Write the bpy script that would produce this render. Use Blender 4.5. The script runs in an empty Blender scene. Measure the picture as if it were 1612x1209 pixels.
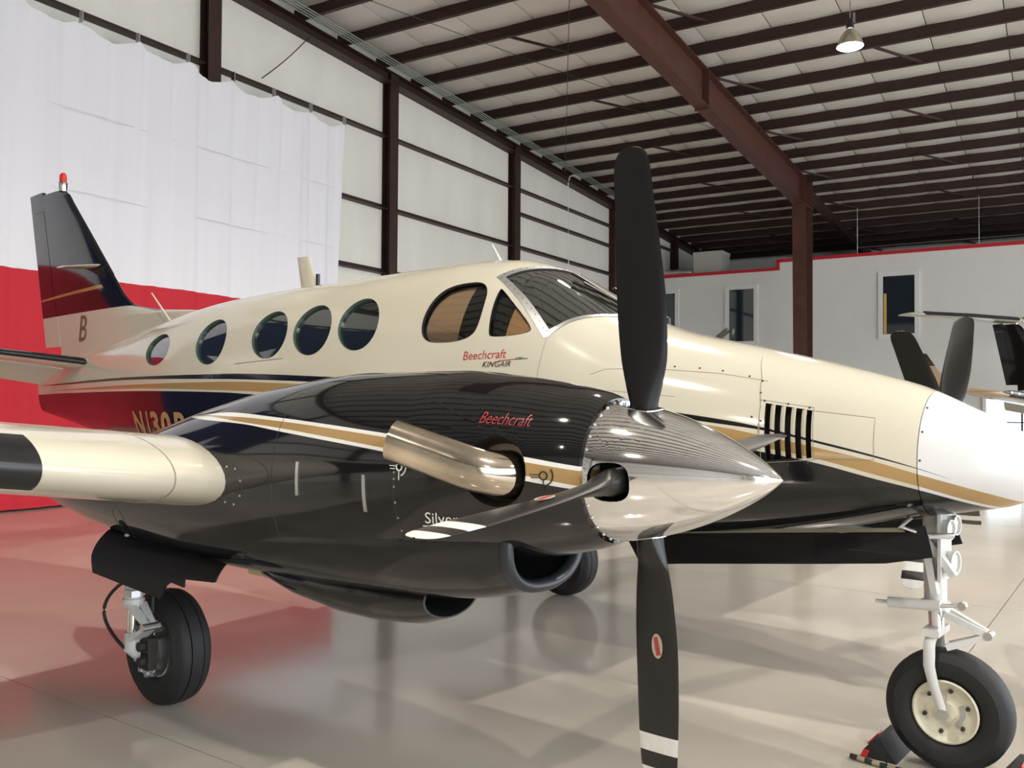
import bpy, bmesh, math, random
from mathutils import Vector, Matrix
random.seed(7)
SC = bpy.context.scene
COL = SC.collection

# ---------------------------------------------------------------- camera
CAM_LOC = Vector((1.1271, -4.7045, 1.7435)); YAW, PITCH, ROLL, FPX = 2.2618, .0206, .0063, 1414.0
cam_data = bpy.data.cameras.new('camera'); cam = bpy.data.objects.new('camera', cam_data); COL.objects.link(cam)
_f = Vector((math.cos(YAW)*math.cos(PITCH), math.sin(YAW)*math.cos(PITCH), math.sin(PITCH)))
_r = Vector((math.sin(YAW), -math.cos(YAW), 0)); _u = _r.cross(_f)
_r2 = _r*math.cos(ROLL)+_u*math.sin(ROLL); _u2 = -_r*math.sin(ROLL)+_u*math.cos(ROLL)
cam.matrix_world = Matrix(((_r2.x, _u2.x, -_f.x, CAM_LOC.x), (_r2.y, _u2.y, -_f.y, CAM_LOC.y), (_r2.z, _u2.z, -_f.z, CAM_LOC.z), (0, 0, 0, 1)))
cam_data.sensor_fit = 'HORIZONTAL'; cam_data.sensor_width = 36; cam_data.lens = FPX/1612*36
cam_data.clip_start = .05; cam_data.clip_end = 400
SC.camera = cam

# ---------------------------------------------------------------- daylight through the open hangar door, exposure
world = bpy.data.worlds.new('sky'); SC.world = world; world.use_nodes = True
bg = world.node_tree.nodes['Background']; bg.inputs[0].default_value = (.86, .93, 1.0, 1); bg.inputs[1].default_value = 4.6
SC.view_settings.view_transform = 'Standard'; SC.view_settings.look = 'None'
SC.view_settings.gamma = 1; SC.view_settings.use_curve_mapping = False
SC.view_settings.exposure = 0.12
LAMP_W = 270.0
HANG = math.radians(8.25)          # the hangar's axis against the airplane's

# ---------------------------------------------------------------- materials
MATS = {}
def mat(name, col, rough=.5, metal=0.0, coat=0.0, bump=0.0, bscale=20.0, var=0.0, vscale=3.0, spec=.5, emit=None, estr=1.0, coat_r=.03, stretch=None):
    m = bpy.data.materials.new(name); m.use_nodes = True; nt = m.node_tree; N = nt.nodes; L = nt.links
    b = N['Principled BSDF']
    b.inputs['Base Color'].default_value = (*col, 1); b.inputs['Roughness'].default_value = rough
    b.inputs['Metallic'].default_value = metal; b.inputs['Coat Weight'].default_value = coat
    b.inputs['Coat Roughness'].default_value = coat_r; b.inputs['Specular IOR Level'].default_value = spec
    if emit: b.inputs['Emission Color'].default_value = (*emit, 1); b.inputs['Emission Strength'].default_value = estr
    if bump or var:
        tc = N.new('ShaderNodeTexCoord'); src = tc.outputs['Object']
        if stretch:
            mp = N.new('ShaderNodeMapping'); mp.inputs['Scale'].default_value = stretch; L.new(src, mp.inputs[0]); src = mp.outputs[0]
    if bump:
        nz = N.new('ShaderNodeTexNoise'); nz.inputs['Scale'].default_value = bscale; nz.inputs['Detail'].default_value = 4
        L.new(src, nz.inputs['Vector'])
        bp = N.new('ShaderNodeBump'); bp.inputs['Strength'].default_value = bump; bp.inputs['Distance'].default_value = .02
        L.new(nz.outputs[0], bp.inputs['Height']); L.new(bp.outputs[0], b.inputs['Normal'])
    if var:
        nz = N.new('ShaderNodeTexNoise'); nz.inputs['Scale'].default_value = vscale; nz.inputs['Detail'].default_value = 5
        L.new(src, nz.inputs['Vector'])
        mr = N.new('ShaderNodeMapRange'); mr.inputs[1].default_value = .3; mr.inputs[2].default_value = .7
        mr.inputs[3].default_value = 1-var; mr.inputs[4].default_value = 1+var; L.new(nz.outputs[0], mr.inputs[0])
        mx = N.new('ShaderNodeVectorMath'); mx.operation = 'SCALE'; mx.inputs[0].default_value = col
        L.new(mr.outputs[0], mx.inputs['Scale']); L.new(mx.outputs[0], b.inputs['Base Color'])
    MATS[name] = m
    return m

CREAM = (.66, .615, .50); GOLD = (.42, .265, .105); BLACK = (.008, .008, .009); WHITE = (.86, .85, .80)
def livery(name, order, base, rough=.12):
    """paint whose bands follow vertex attributes: order = [(attr, side, colour)] later wins"""
    m = mat(name, base, rough, coat=.25); nt = m.node_tree; N = nt.nodes; L = nt.links
    prev = None
    for lo, hi, col in order:            # colour where attr lo > 0 and attr hi < 0
        fac = None
        for at, op in ((lo, 'GREATER_THAN'), (hi, 'LESS_THAN')):
            if not at: continue
            a = N.new('ShaderNodeAttribute'); a.attribute_name = at
            t = N.new('ShaderNodeMath'); t.operation = op; t.inputs[1].default_value = 0; L.new(a.outputs['Fac'], t.inputs[0])
            if fac is None: fac = t.outputs[0]
            else:
                mu = N.new('ShaderNodeMath'); mu.operation = 'MULTIPLY'; L.new(fac, mu.inputs[0]); L.new(t.outputs[0], mu.inputs[1]); fac = mu.outputs[0]
        mx = N.new('ShaderNodeMix'); mx.data_type = 'RGBA'; L.new(fac, mx.inputs[0])
        if prev is None: mx.inputs[6].default_value = (*base, 1)
        else: L.new(prev, mx.inputs[6])
        mx.inputs[7].default_value = (*col, 1); prev = mx.outputs[2]
    L.new(prev, N['Principled BSDF'].inputs['Base Color'])
    return m
livery('fuselage_paint', [('b_bot', 'b_top', BLACK), ('g_bot', 'g_top', GOLD), (None, 'blk', BLACK)], CREAM)
livery('nacelle_paint', [('w_bot', 'w_top', WHITE), ('g_bot', 'g_top', GOLD)], BLACK, .07)
livery('fin_paint', [('fin_line', None, BLACK), ('gl_bot', 'gl_top', GOLD)], CREAM, .1)
mat('cream_paint', CREAM, .15, coat=.5, var=.03, vscale=2)
mat('radome_paint', (.86, .86, .85), .3, coat=.2)
mat('black_paint', BLACK, .08, coat=.2)
mat('black_satin', (.010, .010, .011), .38)
mat('door_black', (.007, .007, .008), .5, spec=.3)
mat('rubber_boot', (.012, .012, .014), .25)
mat('tire_rubber', (.014, .014, .015), .62, bump=.15, bscale=80)
mat('lip_rubber', (.02, .025, .032), .35)
mat('polished_metal', (.86, .86, .86), .07, metal=1, bump=.01, bscale=4)
mat('exhaust_metal', (.60, .52, .42), .13, metal=1, var=.3, vscale=7)
mat('exhaust_inside', (.14, .11, .09), .4, metal=1)
mat('aluminium', (.62, .62, .62), .35, metal=1)
mat('chrome', (.8, .8, .82), .08, metal=1)
mat('white_enamel', (.66, .66, .64), .3, coat=.3)
mat('wheel_cream', (.70, .66, .52), .35, var=.08, vscale=12)
mat('brake_dark', (.05, .045, .04), .6, metal=.5)
mat('blade_black', (.006, .006, .0065), .42, spec=.3)
mat('blade_grey', (.014, .013, .012), .33)
mat('blade_white', (.8, .8, .76), .4, var=.06, vscale=30)
mat('decal_red', (.45, .06, .05), .3)
mat('decal_silver', (.55, .50, .40), .3)
mat('letter_red', (.50, .05, .05), .3)
mat('letter_black', (.02, .02, .02), .3)
mat('letter_dark_red', (.30, .025, .03), .3)
mat('letter_gold', (.48, .30, .12), .3)
mat('letter_brown', (.20, .13, .06), .3)
mat('letter_white', (.85, .85, .83), .3)
mat('cabin_glass', (.012, .016, .016), .03, coat=1, spec=.8)
mat('glass_edge', (.07, .12, .10), .2)
mat('windshield_glass', (.022, .026, .022), .03, coat=1, spec=.8)
mat('frame_grey', (.42, .42, .42), .4, metal=.7)
mat('seal_black', (.015, .015, .015), .5)
mat('sunshade_tan', (.68, .36, .16), .6)
mat('curtain_tan', (.58, .38, .24), .7)
mat('hollow_black', (.004, .004, .004), .8)
mat('chromate', (.55, .50, .30), .5)
mat('hinge_green', (.20, .19, .13), .5)
mat('seam', (.25, .23, .19), .6)
mat('seam_dark', (.035, .035, .033), .5)
mat('beacon_red', (.65, .03, .02), .15, coat=.5)
mat('red_steel', (.078, .025, .017), .55, var=.18, vscale=2.5)
mat('dark_red_steel', (.033, .013, .010), .55, var=.18, vscale=2.5)
mat('insulation', (.80, .78, .71), .55, bump=.35, bscale=2.2, var=.05, vscale=1.2, stretch=(1, 1, .35))
mat('roof_insulation', (.70, .69, .66), .5, bump=.3, bscale=1.5, var=.07, vscale=.8)
mat('office_white', (.82, .80, .76), .6, var=.02, vscale=1)
mat('red_trim', (.55, .015, .025), .5)
mat('window_glass', (.02, .03, .04), .04, coat=.8, spec=.8)
mat('blind_yellow', (.75, .48, .10), .6)
mat('white_vinyl', (.84, .84, .82), .4)
mat('conduit_grey', (.30, .34, .32), .4, metal=.6)
mat('cable_black', (.02, .02, .02), .5)
mat('duct_silver', (.55, .52, .46), .3, metal=.8, bump=.5, bscale=5)
mat('carton_grey', (.55, .53, .50), .8)
mat('lamp_shade', (.50, .46, .36), .25, metal=.6)
mat('lamp_lens', (1, 1, 1), .4, emit=(1, .96, .88), estr=60)
mat('flag_white', (.83, .82, .87), .8, bump=.6, bscale=1.3, stretch=(1, 3.0, .12))
mat('flag_red', (.56, .018, .035), .8, bump=.2, bscale=1.3, stretch=(1, 3.0, .12))
mat('flag_blue', (.012, .022, .10), .8)
mat('chock_black', (.015, .015, .016), .7, bump=.3, bscale=60)
mat('chock_red', (.55, .03, .03), .5)
mat('rope_tan', (.33, .28, .18), .8)
mat('tan_paint', (.50, .39, .27), .25, coat=.3)
mat('light_lens', (.75, .74, .70), .05, coat=1)
mat('joint_dark', (.10, .09, .08), .8)
def floor_mat():
    m = mat('polished_concrete', (.5, .46, .41), .14, spec=.55); nt = m.node_tree; N = nt.nodes; L = nt.links
    b = N['Principled BSDF']; g = N.new('ShaderNodeNewGeometry')
    n1 = N.new('ShaderNodeTexNoise'); n1.inputs['Scale'].default_value = .55; n1.inputs['Detail'].default_value = 6; L.new(g.outputs['Position'], n1.inputs['Vector'])
    cr = N.new('ShaderNodeValToRGB'); cr.color_ramp.elements[0].position = .3; cr.color_ramp.elements[1].position = .72
    cr.color_ramp.elements[0].color = (.50, .455, .40, 1); cr.color_ramp.elements[1].color = (.60, .55, .48, 1)
    L.new(n1.outputs[0], cr.inputs[0]); L.new(cr.outputs[0], b.inputs['Base Color'])
    n2 = N.new('ShaderNodeTexNoise'); n2.inputs['Scale'].default_value = 3; n2.inputs['Detail'].default_value = 6; L.new(g.outputs['Position'], n2.inputs['Vector'])
    mr = N.new('ShaderNodeMapRange'); mr.inputs[3].default_value = .07; mr.inputs[4].default_value = .15; L.new(n2.outputs[0], mr.inputs[0]); L.new(mr.outputs[0], b.inputs['Roughness'])
    n3 = N.new('ShaderNodeTexNoise'); n3.inputs['Scale'].default_value = 1.6; n3.inputs['Detail'].default_value = 2; L.new(g.outputs['Position'], n3.inputs['Vector'])
    bp = N.new('ShaderNodeBump'); bp.inputs['Strength'].default_value = .05; bp.inputs['Distance'].default_value = .02
    L.new(n3.outputs[0], bp.inputs['Height']); L.new(bp.outputs[0], b.inputs['Normal'])
floor_mat()
def shaded_glass(name, tint, f):
    """tinted pane: partly see-through, partly mirror"""
    m = bpy.data.materials.new(name); m.use_nodes = True; N = m.node_tree.nodes; L = m.node_tree.links
    for n in list(N):
        if n.type != 'OUTPUT_MATERIAL': N.remove(n)
    out = [n for n in N if n.type == 'OUTPUT_MATERIAL'][0]
    t = N.new('ShaderNodeBsdfTransparent'); t.inputs[0].default_value = (*tint, 1)
    g = N.new('ShaderNodeBsdfGlossy'); g.inputs['Roughness'].default_value = .02
    fr = N.new('ShaderNodeFresnel'); fr.inputs[0].default_value = f
    mx = N.new('ShaderNodeMixShader'); L.new(fr.outputs[0], mx.inputs[0]); L.new(t.outputs[0], mx.inputs[1]); L.new(g.outputs[0], mx.inputs[2]); L.new(mx.outputs[0], out.inputs[0])
    MATS[name] = m
shaded_glass('clear_glass', (.85, .87, .85), 1.6)
# ---------------------------------------------------------------- mesh helpers
def link(o, parent=None):
    COL.objects.link(o)
    if parent is not None: o.parent = parent
    return o
def tag(o, label=None, cat=None, group=None, kind=None):
    for k, v in (('label', label), ('category', cat), ('group', group), ('kind', kind)):
        if v: o[k] = v
    return o
def empty(name, loc=(0, 0, 0), rz=0, parent=None):
    o = bpy.data.objects.new(name, None); o.empty_display_size = .2
    link(o, parent); o.location = loc; o.rotation_euler.z = rz
    return o
class MB:
    def __init__(s): s.v = []; s.f = []; s.m = []
    def add(s, V, F, m=0):
        k = len(s.v); s.v.extend([tuple(p) for p in V]); s.f.extend([tuple(i+k for i in f) for f in F]); s.m.extend([m]*len(F)); return s
    def box(s, a, b, m=0):
        x0, y0, z0 = [min(p) for p in zip(a, b)]; x1, y1, z1 = [max(p) for p in zip(a, b)]
        return s.add([(x0,y0,z0),(x1,y0,z0),(x1,y1,z0),(x0,y1,z0),(x0,y0,z1),(x1,y0,z1),(x1,y1,z1),(x0,y1,z1)],
                     [(0,3,2,1),(4,5,6,7),(0,1,5,4),(1,2,6,5),(2,3,7,6),(3,0,4,7)], m)
    def prism(s, pts, off, m=0):
        """polygon pts (3D, ordered) swept by vector off"""
        n = len(pts); off = Vector(off); V = [Vector(p) for p in pts]+[Vector(p)+off for p in pts]
        return s.add(V, [tuple(range(n-1, -1, -1)), tuple(range(n, 2*n))]+[(i, (i+1) % n, n+(i+1) % n, n+i) for i in range(n)], m)
    def rings(s, R, closed=True, cap=(True, True), m=0):
        n = len(R[0]); k = len(R); V = [p for r in R for p in r]; F = []
        for i in range(k-1):
            for j in range(n if closed else n-1):
                a = i*n+j; b = i*n+(j+1) % n; F.append((a, b, b+n, a+n))
        if cap[0]: F.append(tuple(range(n-1, -1, -1)))
        if cap[1]: F.append(tuple((k-1)*n+j for j in range(n)))
        return s.add(V, F, m)
    def tube(s, path, r, seg=10, m=0, cap=True):
        P = [Vector(p) for p in path]; rr = r if isinstance(r, (list, tuple)) else [r]*len(P); R = []
        t0 = (P[1]-P[0]).normalized(); up = Vector((0, 0, 1)) if abs(t0.z) < .9 else Vector((1, 0, 0))
        for i, p in enumerate(P):
            t = ((P[min(i+1, len(P)-1)]-p).normalized()+(p-P[max(i-1, 0)]).normalized()).normalized() if 0 < i < len(P)-1 else ((P[1]-P[0]) if i == 0 else (P[-1]-P[-2])).normalized()
            a = t.cross(up)
            a = a.normalized() if a.length > 1e-5 else Vector((1, 0, 0)); b = t.cross(a).normalized()
            R.append([p+(a*math.cos(q)+b*math.sin(q))*rr[i] for q in [2*math.pi*j/seg for j in range(seg)]])
        return s.rings(R, True, (cap, cap), m)
    def bar(s, a, b, w, h, up=(0, 0, 1), m=0):
        a, b, up = Vector(a), Vector(b), Vector(up); t = (b-a).normalized(); x = t.cross(up).normalized(); y = x.cross(t)
        R = [[p+x*i*w/2+y*j*h/2 for i, j in ((-1,-1),(1,-1),(1,1),(-1,1))] for p in (a, b)]
        return s.rings(R, True, (True, True), m)
    def lathe(s, prof, origin, axis, seg=40, m=0, cap=(False, False)):
        """prof: (distance along axis, radius)"""
        o = Vector(origin); ax = Vector(axis).normalized(); u = ax.orthogonal().normalized(); w = ax.cross(u)
        R = [[o+ax*d+(u*math.cos(q)+w*math.sin(q))*max(r, 1e-5) for q in [2*math.pi*j/seg for j in range(seg)]] for d, r in prof]
        return s.rings(R, True, cap, m)
    def build(s, name, mats, parent=None, smooth=False, flip=False, sharp=40):
        me = bpy.data.meshes.new(name); me.from_pydata([tuple(p) for p in s.v], [], s.f)
        mats = mats if isinstance(mats, (list, tuple)) else [mats]
        for q in mats: me.materials.append(MATS[q])
        if len(mats) > 1: me.polygons.foreach_set('material_index', s.m)
        bm = bmesh.new(); bm.from_mesh(me); bmesh.ops.recalc_face_normals(bm, faces=bm.faces); bm.to_mesh(me); bm.free()
        if smooth:
            me.polygons.foreach_set('use_smooth', [True]*len(me.polygons)); me.set_sharp_from_angle(angle=math.radians(sharp))
        me.update()
        return link(bpy.data.objects.new(name, me), parent)
def copy_tree(o, parent=None, mirror=None):
    c = o.copy(); link(c, parent)
    for ch in list(o.children): copy_tree(ch, c)
    return c
def mirror_tree(o, parent):
    """copy of a part with its children, mirrored to the other side of the airplane"""
    c = o.copy()
    if o.type == 'MESH':
        me = o.data.copy(); me.transform(Matrix.Scale(-1, 4, (0, 1, 0))); me.flip_normals(); c.data = me
    else: c.location.y *= -1
    link(c, parent)
    for ch in list(o.children):
        if not ch.name.startswith(('lettering', 'tow_mark')): mirror_tree(ch, c)      # writing never reads backwards
    return c
def chaikin(P, n=2):
    for _ in range(n):
        Q = []
        for i in range(len(P)):
            a, b = Vector(P[i]), Vector(P[(i+1) % len(P)]); Q += [a*.75+b*.25, a*.25+b*.75]
        P = Q
    return [Vector(p) for p in P]

def body_mesh(B, xs, seg, cap0=True, cap1=True):
    bm = bmesh.new(); rings = []
    for x in xs: rings.append([bm.verts.new(B.point(x, 2*math.pi*j/seg)) for j in range(seg)])
    for i in range(len(xs)-1):
        for j in range(seg):
            bm.faces.new((rings[i][j], rings[i+1][j], rings[i+1][(j+1) % seg], rings[i][(j+1) % seg]))
    if cap0: bm.faces.new(rings[0])
    if cap1: bm.faces.new(rings[-1][::-1])
    bmesh.ops.recalc_face_normals(bm, faces=bm.faces)
    return bm
def cut_opening(bm, pts, axis, depth, keep=False):
    """cut the convex outline pts (seen along axis) out of the skin bm; returns (pane bmesh set in by depth, reveal bmesh)"""
    axis = Vector(axis).normalized(); P = [Vector(p) for p in pts]; c = sum(P, Vector())/len(P)
    R = max((p-c).length for p in P)+.4
    bm.normal_update()
    faces = [f for f in bm.faces if f.normal.dot(axis) > .05 and (f.calc_center_median()-c).length < R]
    for i in range(len(P)):
        a, b = P[i], P[(i+1) % len(P)]
        if (b-a).length < 1e-6: continue
        no = (b-a).cross(axis).normalized()
        if (c-a).dot(no) > 0: no = -no
        geom = set(faces)
        for f in faces: geom.update(f.edges); geom.update(f.verts)
        ret = bmesh.ops.bisect_plane(bm, geom=list(geom), dist=1e-6, plane_co=a, plane_no=no)
        faces = [f for f in ret['geom'] if isinstance(f, bmesh.types.BMFace) and (f.calc_center_median()-a).dot(no) < 0]
    bm.normal_update()
    fs = set(faces); vs = {v for f in faces for v in f.verts}
    nrm = {}
    for v in vs:
        n = sum((f.normal for f in v.link_faces), Vector()); nrm[v] = n.normalized()
    pane = bmesh.new(); pm = {v: pane.verts.new(v.co-nrm[v]*depth) for v in vs}
    for f in faces: pane.faces.new([pm[v] for v in f.verts])
    rev = bmesh.new(); rm = {}
    def rv(v, k):
        if (v, k) not in rm: rm[(v, k)] = rev.verts.new(v.co+nrm[v]*(.002 if not k else -depth))
        return rm[(v, k)]
    for f in faces:
        for e in f.edges:
            if sum(1 for g in e.link_faces if g in fs) == 1:
                a, b = e.verts; rev.faces.new((rv(a, 0), rv(b, 0), rv(b, 1), rv(a, 1)))
    if not keep: bmesh.ops.delete(bm, geom=faces, context='FACES')
    return pane, rev
def bm_obj(name, bm, mats, parent=None, smooth=True, sharp=40):
    me = bpy.data.meshes.new(name); bm.normal_update(); bm.to_mesh(me); bm.free()
    for q in (mats if isinstance(mats, (list, tuple)) else [mats]): me.materials.append(MATS[q])
    if smooth:
        me.polygons.foreach_set('use_smooth', [True]*len(me.polygons)); me.set_sharp_from_angle(angle=math.radians(sharp))
    return link(bpy.data.objects.new(name, me), parent)
def set_attr(o, name, fn):
    a = o.data.attributes.new(name, 'FLOAT', 'POINT'); a.data.foreach_set('value', [fn(v.co) for v in o.data.vertices])
def surf(B, x, z, off=.002, side=-1):
    """point on the body's skin at x, z, lifted along the skin normal by off"""
    h = B.half_y(x, z); e = .004
    dz = (B.half_y(x, z+e)-B.half_y(x, z-e))/(2*e); dx = (B.half_y(x+e, z)-B.half_y(x-e, z))/(2*e)
    n = Vector((-dx, 1, -dz)).normalized()*off
    return Vector((x+n.x, B.y0+side*(h+n.y), z+n.z))
def skin_line(mb, B, pts, r=.0016, step=.03, side=-1, off=.0, seg=5):
    Q = []
    for i in range(len(pts)-1):
        (x0, z0), (x1, z1) = pts[i], pts[i+1]; n = max(1, int(math.hypot(x1-x0, z1-z0)/step))
        for k in range(n): Q.append((x0+(x1-x0)*k/n, z0+(z1-z0)*k/n))
    Q.append(pts[-1]); mb.tube([surf(B, x, z, off, side) for x, z in Q], r, seg)
def text_bm(s, size, shear=0.0, bold=0.0):
    cu = bpy.data.curves.new('lettering', 'FONT'); cu.body = s; cu.size = size; cu.shear = shear; cu.resolution_u = 3; cu.offset = bold; cu.fill_mode = 'FRONT'
    o = bpy.data.objects.new('lettering', cu); COL.objects.link(o)
    dg = bpy.context.evaluated_depsgraph_get(); me = o.evaluated_get(dg).to_mesh()
    bm = bmesh.new(); bm.from_mesh(me); o.evaluated_get(dg).to_mesh_clear()
    bpy.data.objects.remove(o); bpy.data.curves.remove(cu)
    return bm
def skin_text(name, s, size, x0, z0, B, m, parent, shear=0.0, slope=0.0, off=.0022, width=None, bold=0.0):
    bm = text_bm(s, size, shear, bold)
    zs_ = [v.co.y for v in bm.verts]; xs_ = [v.co.x for v in bm.verts]
    for k in range(1, 8):
        bmesh.ops.bisect_plane(bm, geom=list(bm.verts)+list(bm.edges)+list(bm.faces), plane_co=(0, min(zs_)+(max(zs_)-min(zs_))*k/8, 0), plane_no=(0, 1, 0))
    for k in range(1, 12):
        bmesh.ops.bisect_plane(bm, geom=list(bm.verts)+list(bm.edges)+list(bm.faces), plane_co=(min(xs_)+(max(xs_)-min(xs_))*k/12, 0, 0), plane_no=(1, 0, 0))
    bmesh.ops.triangulate(bm, faces=bm.faces)
    w = max(v.co.x for v in bm.verts) if bm.verts else 1; k = (width/w) if width else 1.0
    for v in bm.verts:
        x = x0+v.co.x*k; z = z0+v.co.y+slope*v.co.x*k
        v.co = surf(B, x, z, off)
    return bm_obj(name, bm, m, parent, False)
# GEO BEGIN
def make_interp(xs, ys):
    n = len(xs); h = [xs[i+1]-xs[i] for i in range(n-1)]
    d = [(ys[i+1]-ys[i])/h[i] for i in range(n-1)]
    m = [0.0]*n; m[0] = d[0]; m[-1] = d[-1]
    for i in range(1, n-1):
        if d[i-1]*d[i] <= 0: m[i] = 0.0
        else:
            w1 = 2*h[i]+h[i-1]; w2 = h[i]+2*h[i-1]
            m[i] = (w1+w2)/(w1/d[i-1]+w2/d[i])
    def f(x):
        if x <= xs[0]: return ys[0]
        if x >= xs[-1]: return ys[-1]
        lo, hi = 0, n-1
        while hi-lo > 1:
            k = (lo+hi)//2
            if xs[k] <= x: lo = k
            else: hi = k
        t = (x-xs[lo])/h[lo]; t2 = t*t; t3 = t2*t
        return ((2*t3-3*t2+1)*ys[lo]+(t3-2*t2+t)*h[lo]*m[lo]+(-2*t3+3*t2)*ys[hi]+(t3-t2)*h[lo]*m[hi])
    return f

class Body:
    """lofted body: stations (x, z_top, z_bottom, half_width, z_mid, n_upper, n_lower)"""
    def __init__(self, st, y0=0.0):
        st = sorted(st); xs = [s[0] for s in st]
        self.y0 = y0; self.x0 = xs[0]; self.x1 = xs[-1]
        self.f = [make_interp(xs, [s[k] for s in st]) for k in range(1, 7)]
    def at(self, x): return [g(x) for g in self.f]
    def point(self, x, a):
        zt, zb, hw, zm, nu, nl = self.at(x)
        c, s = math.cos(a), math.sin(a)
        e = 2.0/(nu if s >= 0 else nl)
        y = hw*math.copysign(abs(c)**e, c)
        z = zm+((zt-zm) if s >= 0 else (zm-zb))*math.copysign(abs(s)**e, s)
        return (x, self.y0+y, z)
    def half_y(self, x, z):
        zt, zb, hw, zm, nu, nl = self.at(x)
        k, e = ((z-zm)/max(zt-zm, 1e-6), nu) if z >= zm else ((zm-z)/max(zm-zb, 1e-6), nl)
        if k >= 1: return 0.0
        return hw*(1-k**e)**(1/e)
    def inside(self, x, y, z):
        if x <= self.x0 or x >= self.x1: return False
        zt, zb, hw, zm, nu, nl = self.at(x)
        if z >= zt or z <= zb: return False
        return abs(y-self.y0) < self.half_y(x, z)

FUS = Body([
 (.440, 1.455, 1.435, .010, 1.445, 2, 2),
 (.425, 1.500, 1.395, .055, 1.445, 2, 2),
 (.37, 1.565, 1.335, .125, 1.445, 2, 2),
 (.25, 1.655, 1.275, .215, 1.45, 2, 2),
 (.09, 1.735, 1.24, .295, 1.46, 2, 2.1),
 (-.13, 1.838, 1.195, .375, 1.47, 2.05, 2.2),
 (-.45, 1.932, 1.125, .455, 1.49, 2.1, 2.3),
 (-.95, 2.056, 1.045, .555, 1.53, 2.15, 2.4),
 (-1.45, 2.175, .995, .635, 1.58, 2.2, 2.5),
 (-1.70, 2.268, .980, .665, 1.61, 2.2, 2.5),
 (-2.0, 2.44, .965, .695, 1.66, 2.2, 2.5),
 (-2.3, 2.605, .955, .715, 1.71, 2.2, 2.5),
 (-2.6, 2.69, .95, .73, 1.75, 2.25, 2.5),
 (-3.0, 2.712, .945, .735, 1.77, 2.3, 2.5),
 (-4.0, 2.695, .945, .74, 1.78, 2.3, 2.5),
 (-5.0, 2.68, .955, .735, 1.79, 2.3, 2.5),
 (-5.8, 2.645, 1.00, .71, 1.81, 2.25, 2.4),
 (-6.6, 2.565, 1.11, .62, 1.84, 2.2, 2.3),
 (-7.5, 2.44, 1.245, .475, 1.88, 2.1, 2.2),
 (-8.5, 2.31, 1.385, .31, 1.92, 2, 2),
 (-9.4, 2.2, 1.515, .17, 1.93, 2, 2),
 (-10.0, 2.1, 1.60, .075, 1.93, 2, 2)])
NAC_ST = [
 (-.645, 1.762, 1.238, .262, 1.50, 2, 2),
 (-.70, 1.785, 1.215, .285, 1.50, 2, 2),
 (-.85, 1.815, 1.175, .325, 1.49, 2, 2),
 (-1.1, 1.850, 1.11, .375, 1.47, 2.1, 2),
 (-1.4, 1.875, 1.03, .41, 1.45, 2.1, 2.1),
 (-1.9, 1.875, .945, .435, 1.42, 2.2, 2.2),
 (-2.5, 1.822, .89, .44, 1.38, 2.2, 2.2),
 (-3.0, 1.735, .885, .43, 1.33, 2.2, 2.2),
 (-3.5, 1.625, .905, .40, 1.28, 2.1, 2.2),
 (-4.2, 1.45, .965, .34, 1.22, 2, 2.1),
 (-5.0, 1.30, 1.08, .20, 1.19, 2, 2),
 (-5.4, 1.21, 1.16, .03, 1.185, 2, 2)]
NAC = Body(NAC_ST, -1.94)
# GEO END
# ---------------------------------------------------------------- hangar shell, local frame: x = away from the flag wall, y = along it
NB, NF = -13.9, 14.4            # flag wall, open door front
S0, S1 = -25.8, 38.0
def zp(s): return 10.15-.0505*(abs(s)-7.67)      # underside of the purlins
def hobj(o):
    o.rotation_euler.z = HANG
    return o
# floor: slabs with recessed saw-cut joints
fl = MB().box((-24, -38, -.25), (22, 44, -.012)).build('floor', 'joint_dark'); fl.rotation_euler.z = math.radians(4.1); tag(fl, kind='structure')
sm = MB().box((-3.2965, -2.9965, -.1), (3.2965, 2.9965, 0)).build('slab', 'polished_concrete', fl)
k = 0
for i in range(-4, 4):
    for j in range(-7, 8):
        cx, cy = -.278+6.6*i-3.3, 4.0+6.0*j-3
        if not (-24 < cx < 20): continue
        o = sm if k == 0 else link(sm.copy(), fl); o.location = (cx, cy, 0); k += 1
# ceiling
def zi(s): return zp(s)+.29
cb = MB(); R = []
for s in (S0-.6, 0, S1+.6): R.append([(NB-.3, s, zi(s)+.12), (NF+.3, s, zi(s)+.12), (NF+.3, s, zi(s)+.2), (NB-.3, s, zi(s)+.2)])
ceil = hobj(cb.rings(R).build('ceiling', 'roof_insulation')); tag(ceil, kind='structure')
nst = 19; wst = (NF-NB)/nst
for i in range(nst):
    a = NB+i*wst+.012; b = NB+(i+1)*wst-.012; m = MB(); R = []
    for s in [S0+(S1-S0)*q/46 for q in range(47)]:
        R.append([(a, s, zi(s)+.11), (a, s, zi(s)+.02), (a+.2, s, zi(s)), ((a+b)/2, s, zi(s)-.012), (b-.2, s, zi(s)), (b, s, zi(s)+.02), (b, s, zi(s)+.11)])
    m.rings(R).build('insulation_strip', 'roof_insulation', ceil, True, sharp=60)
pm = MB()
L0, L1 = NB-.05, NF
prof = [(-.10, 0), (.005, 0), (.005, .275), (.10, .275), (.10, .285), (-.005, .285), (-.005, .01), (-.10, .01)]
pm.rings([[(n, y, z) for y, z in prof] for n in (L0, L1)])
p0 = pm.build('purlin', 'dark_red_steel', ceil); first = True
s = 9.42
while s > S0+1.4: s -= 1.39
PURL = []
while s < S1: PURL.append(s); s += 1.39
for s in PURL:
    o = p0 if first else link(p0.copy(), ceil); first = False
    o.location = (0, s, zp(s))
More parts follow.
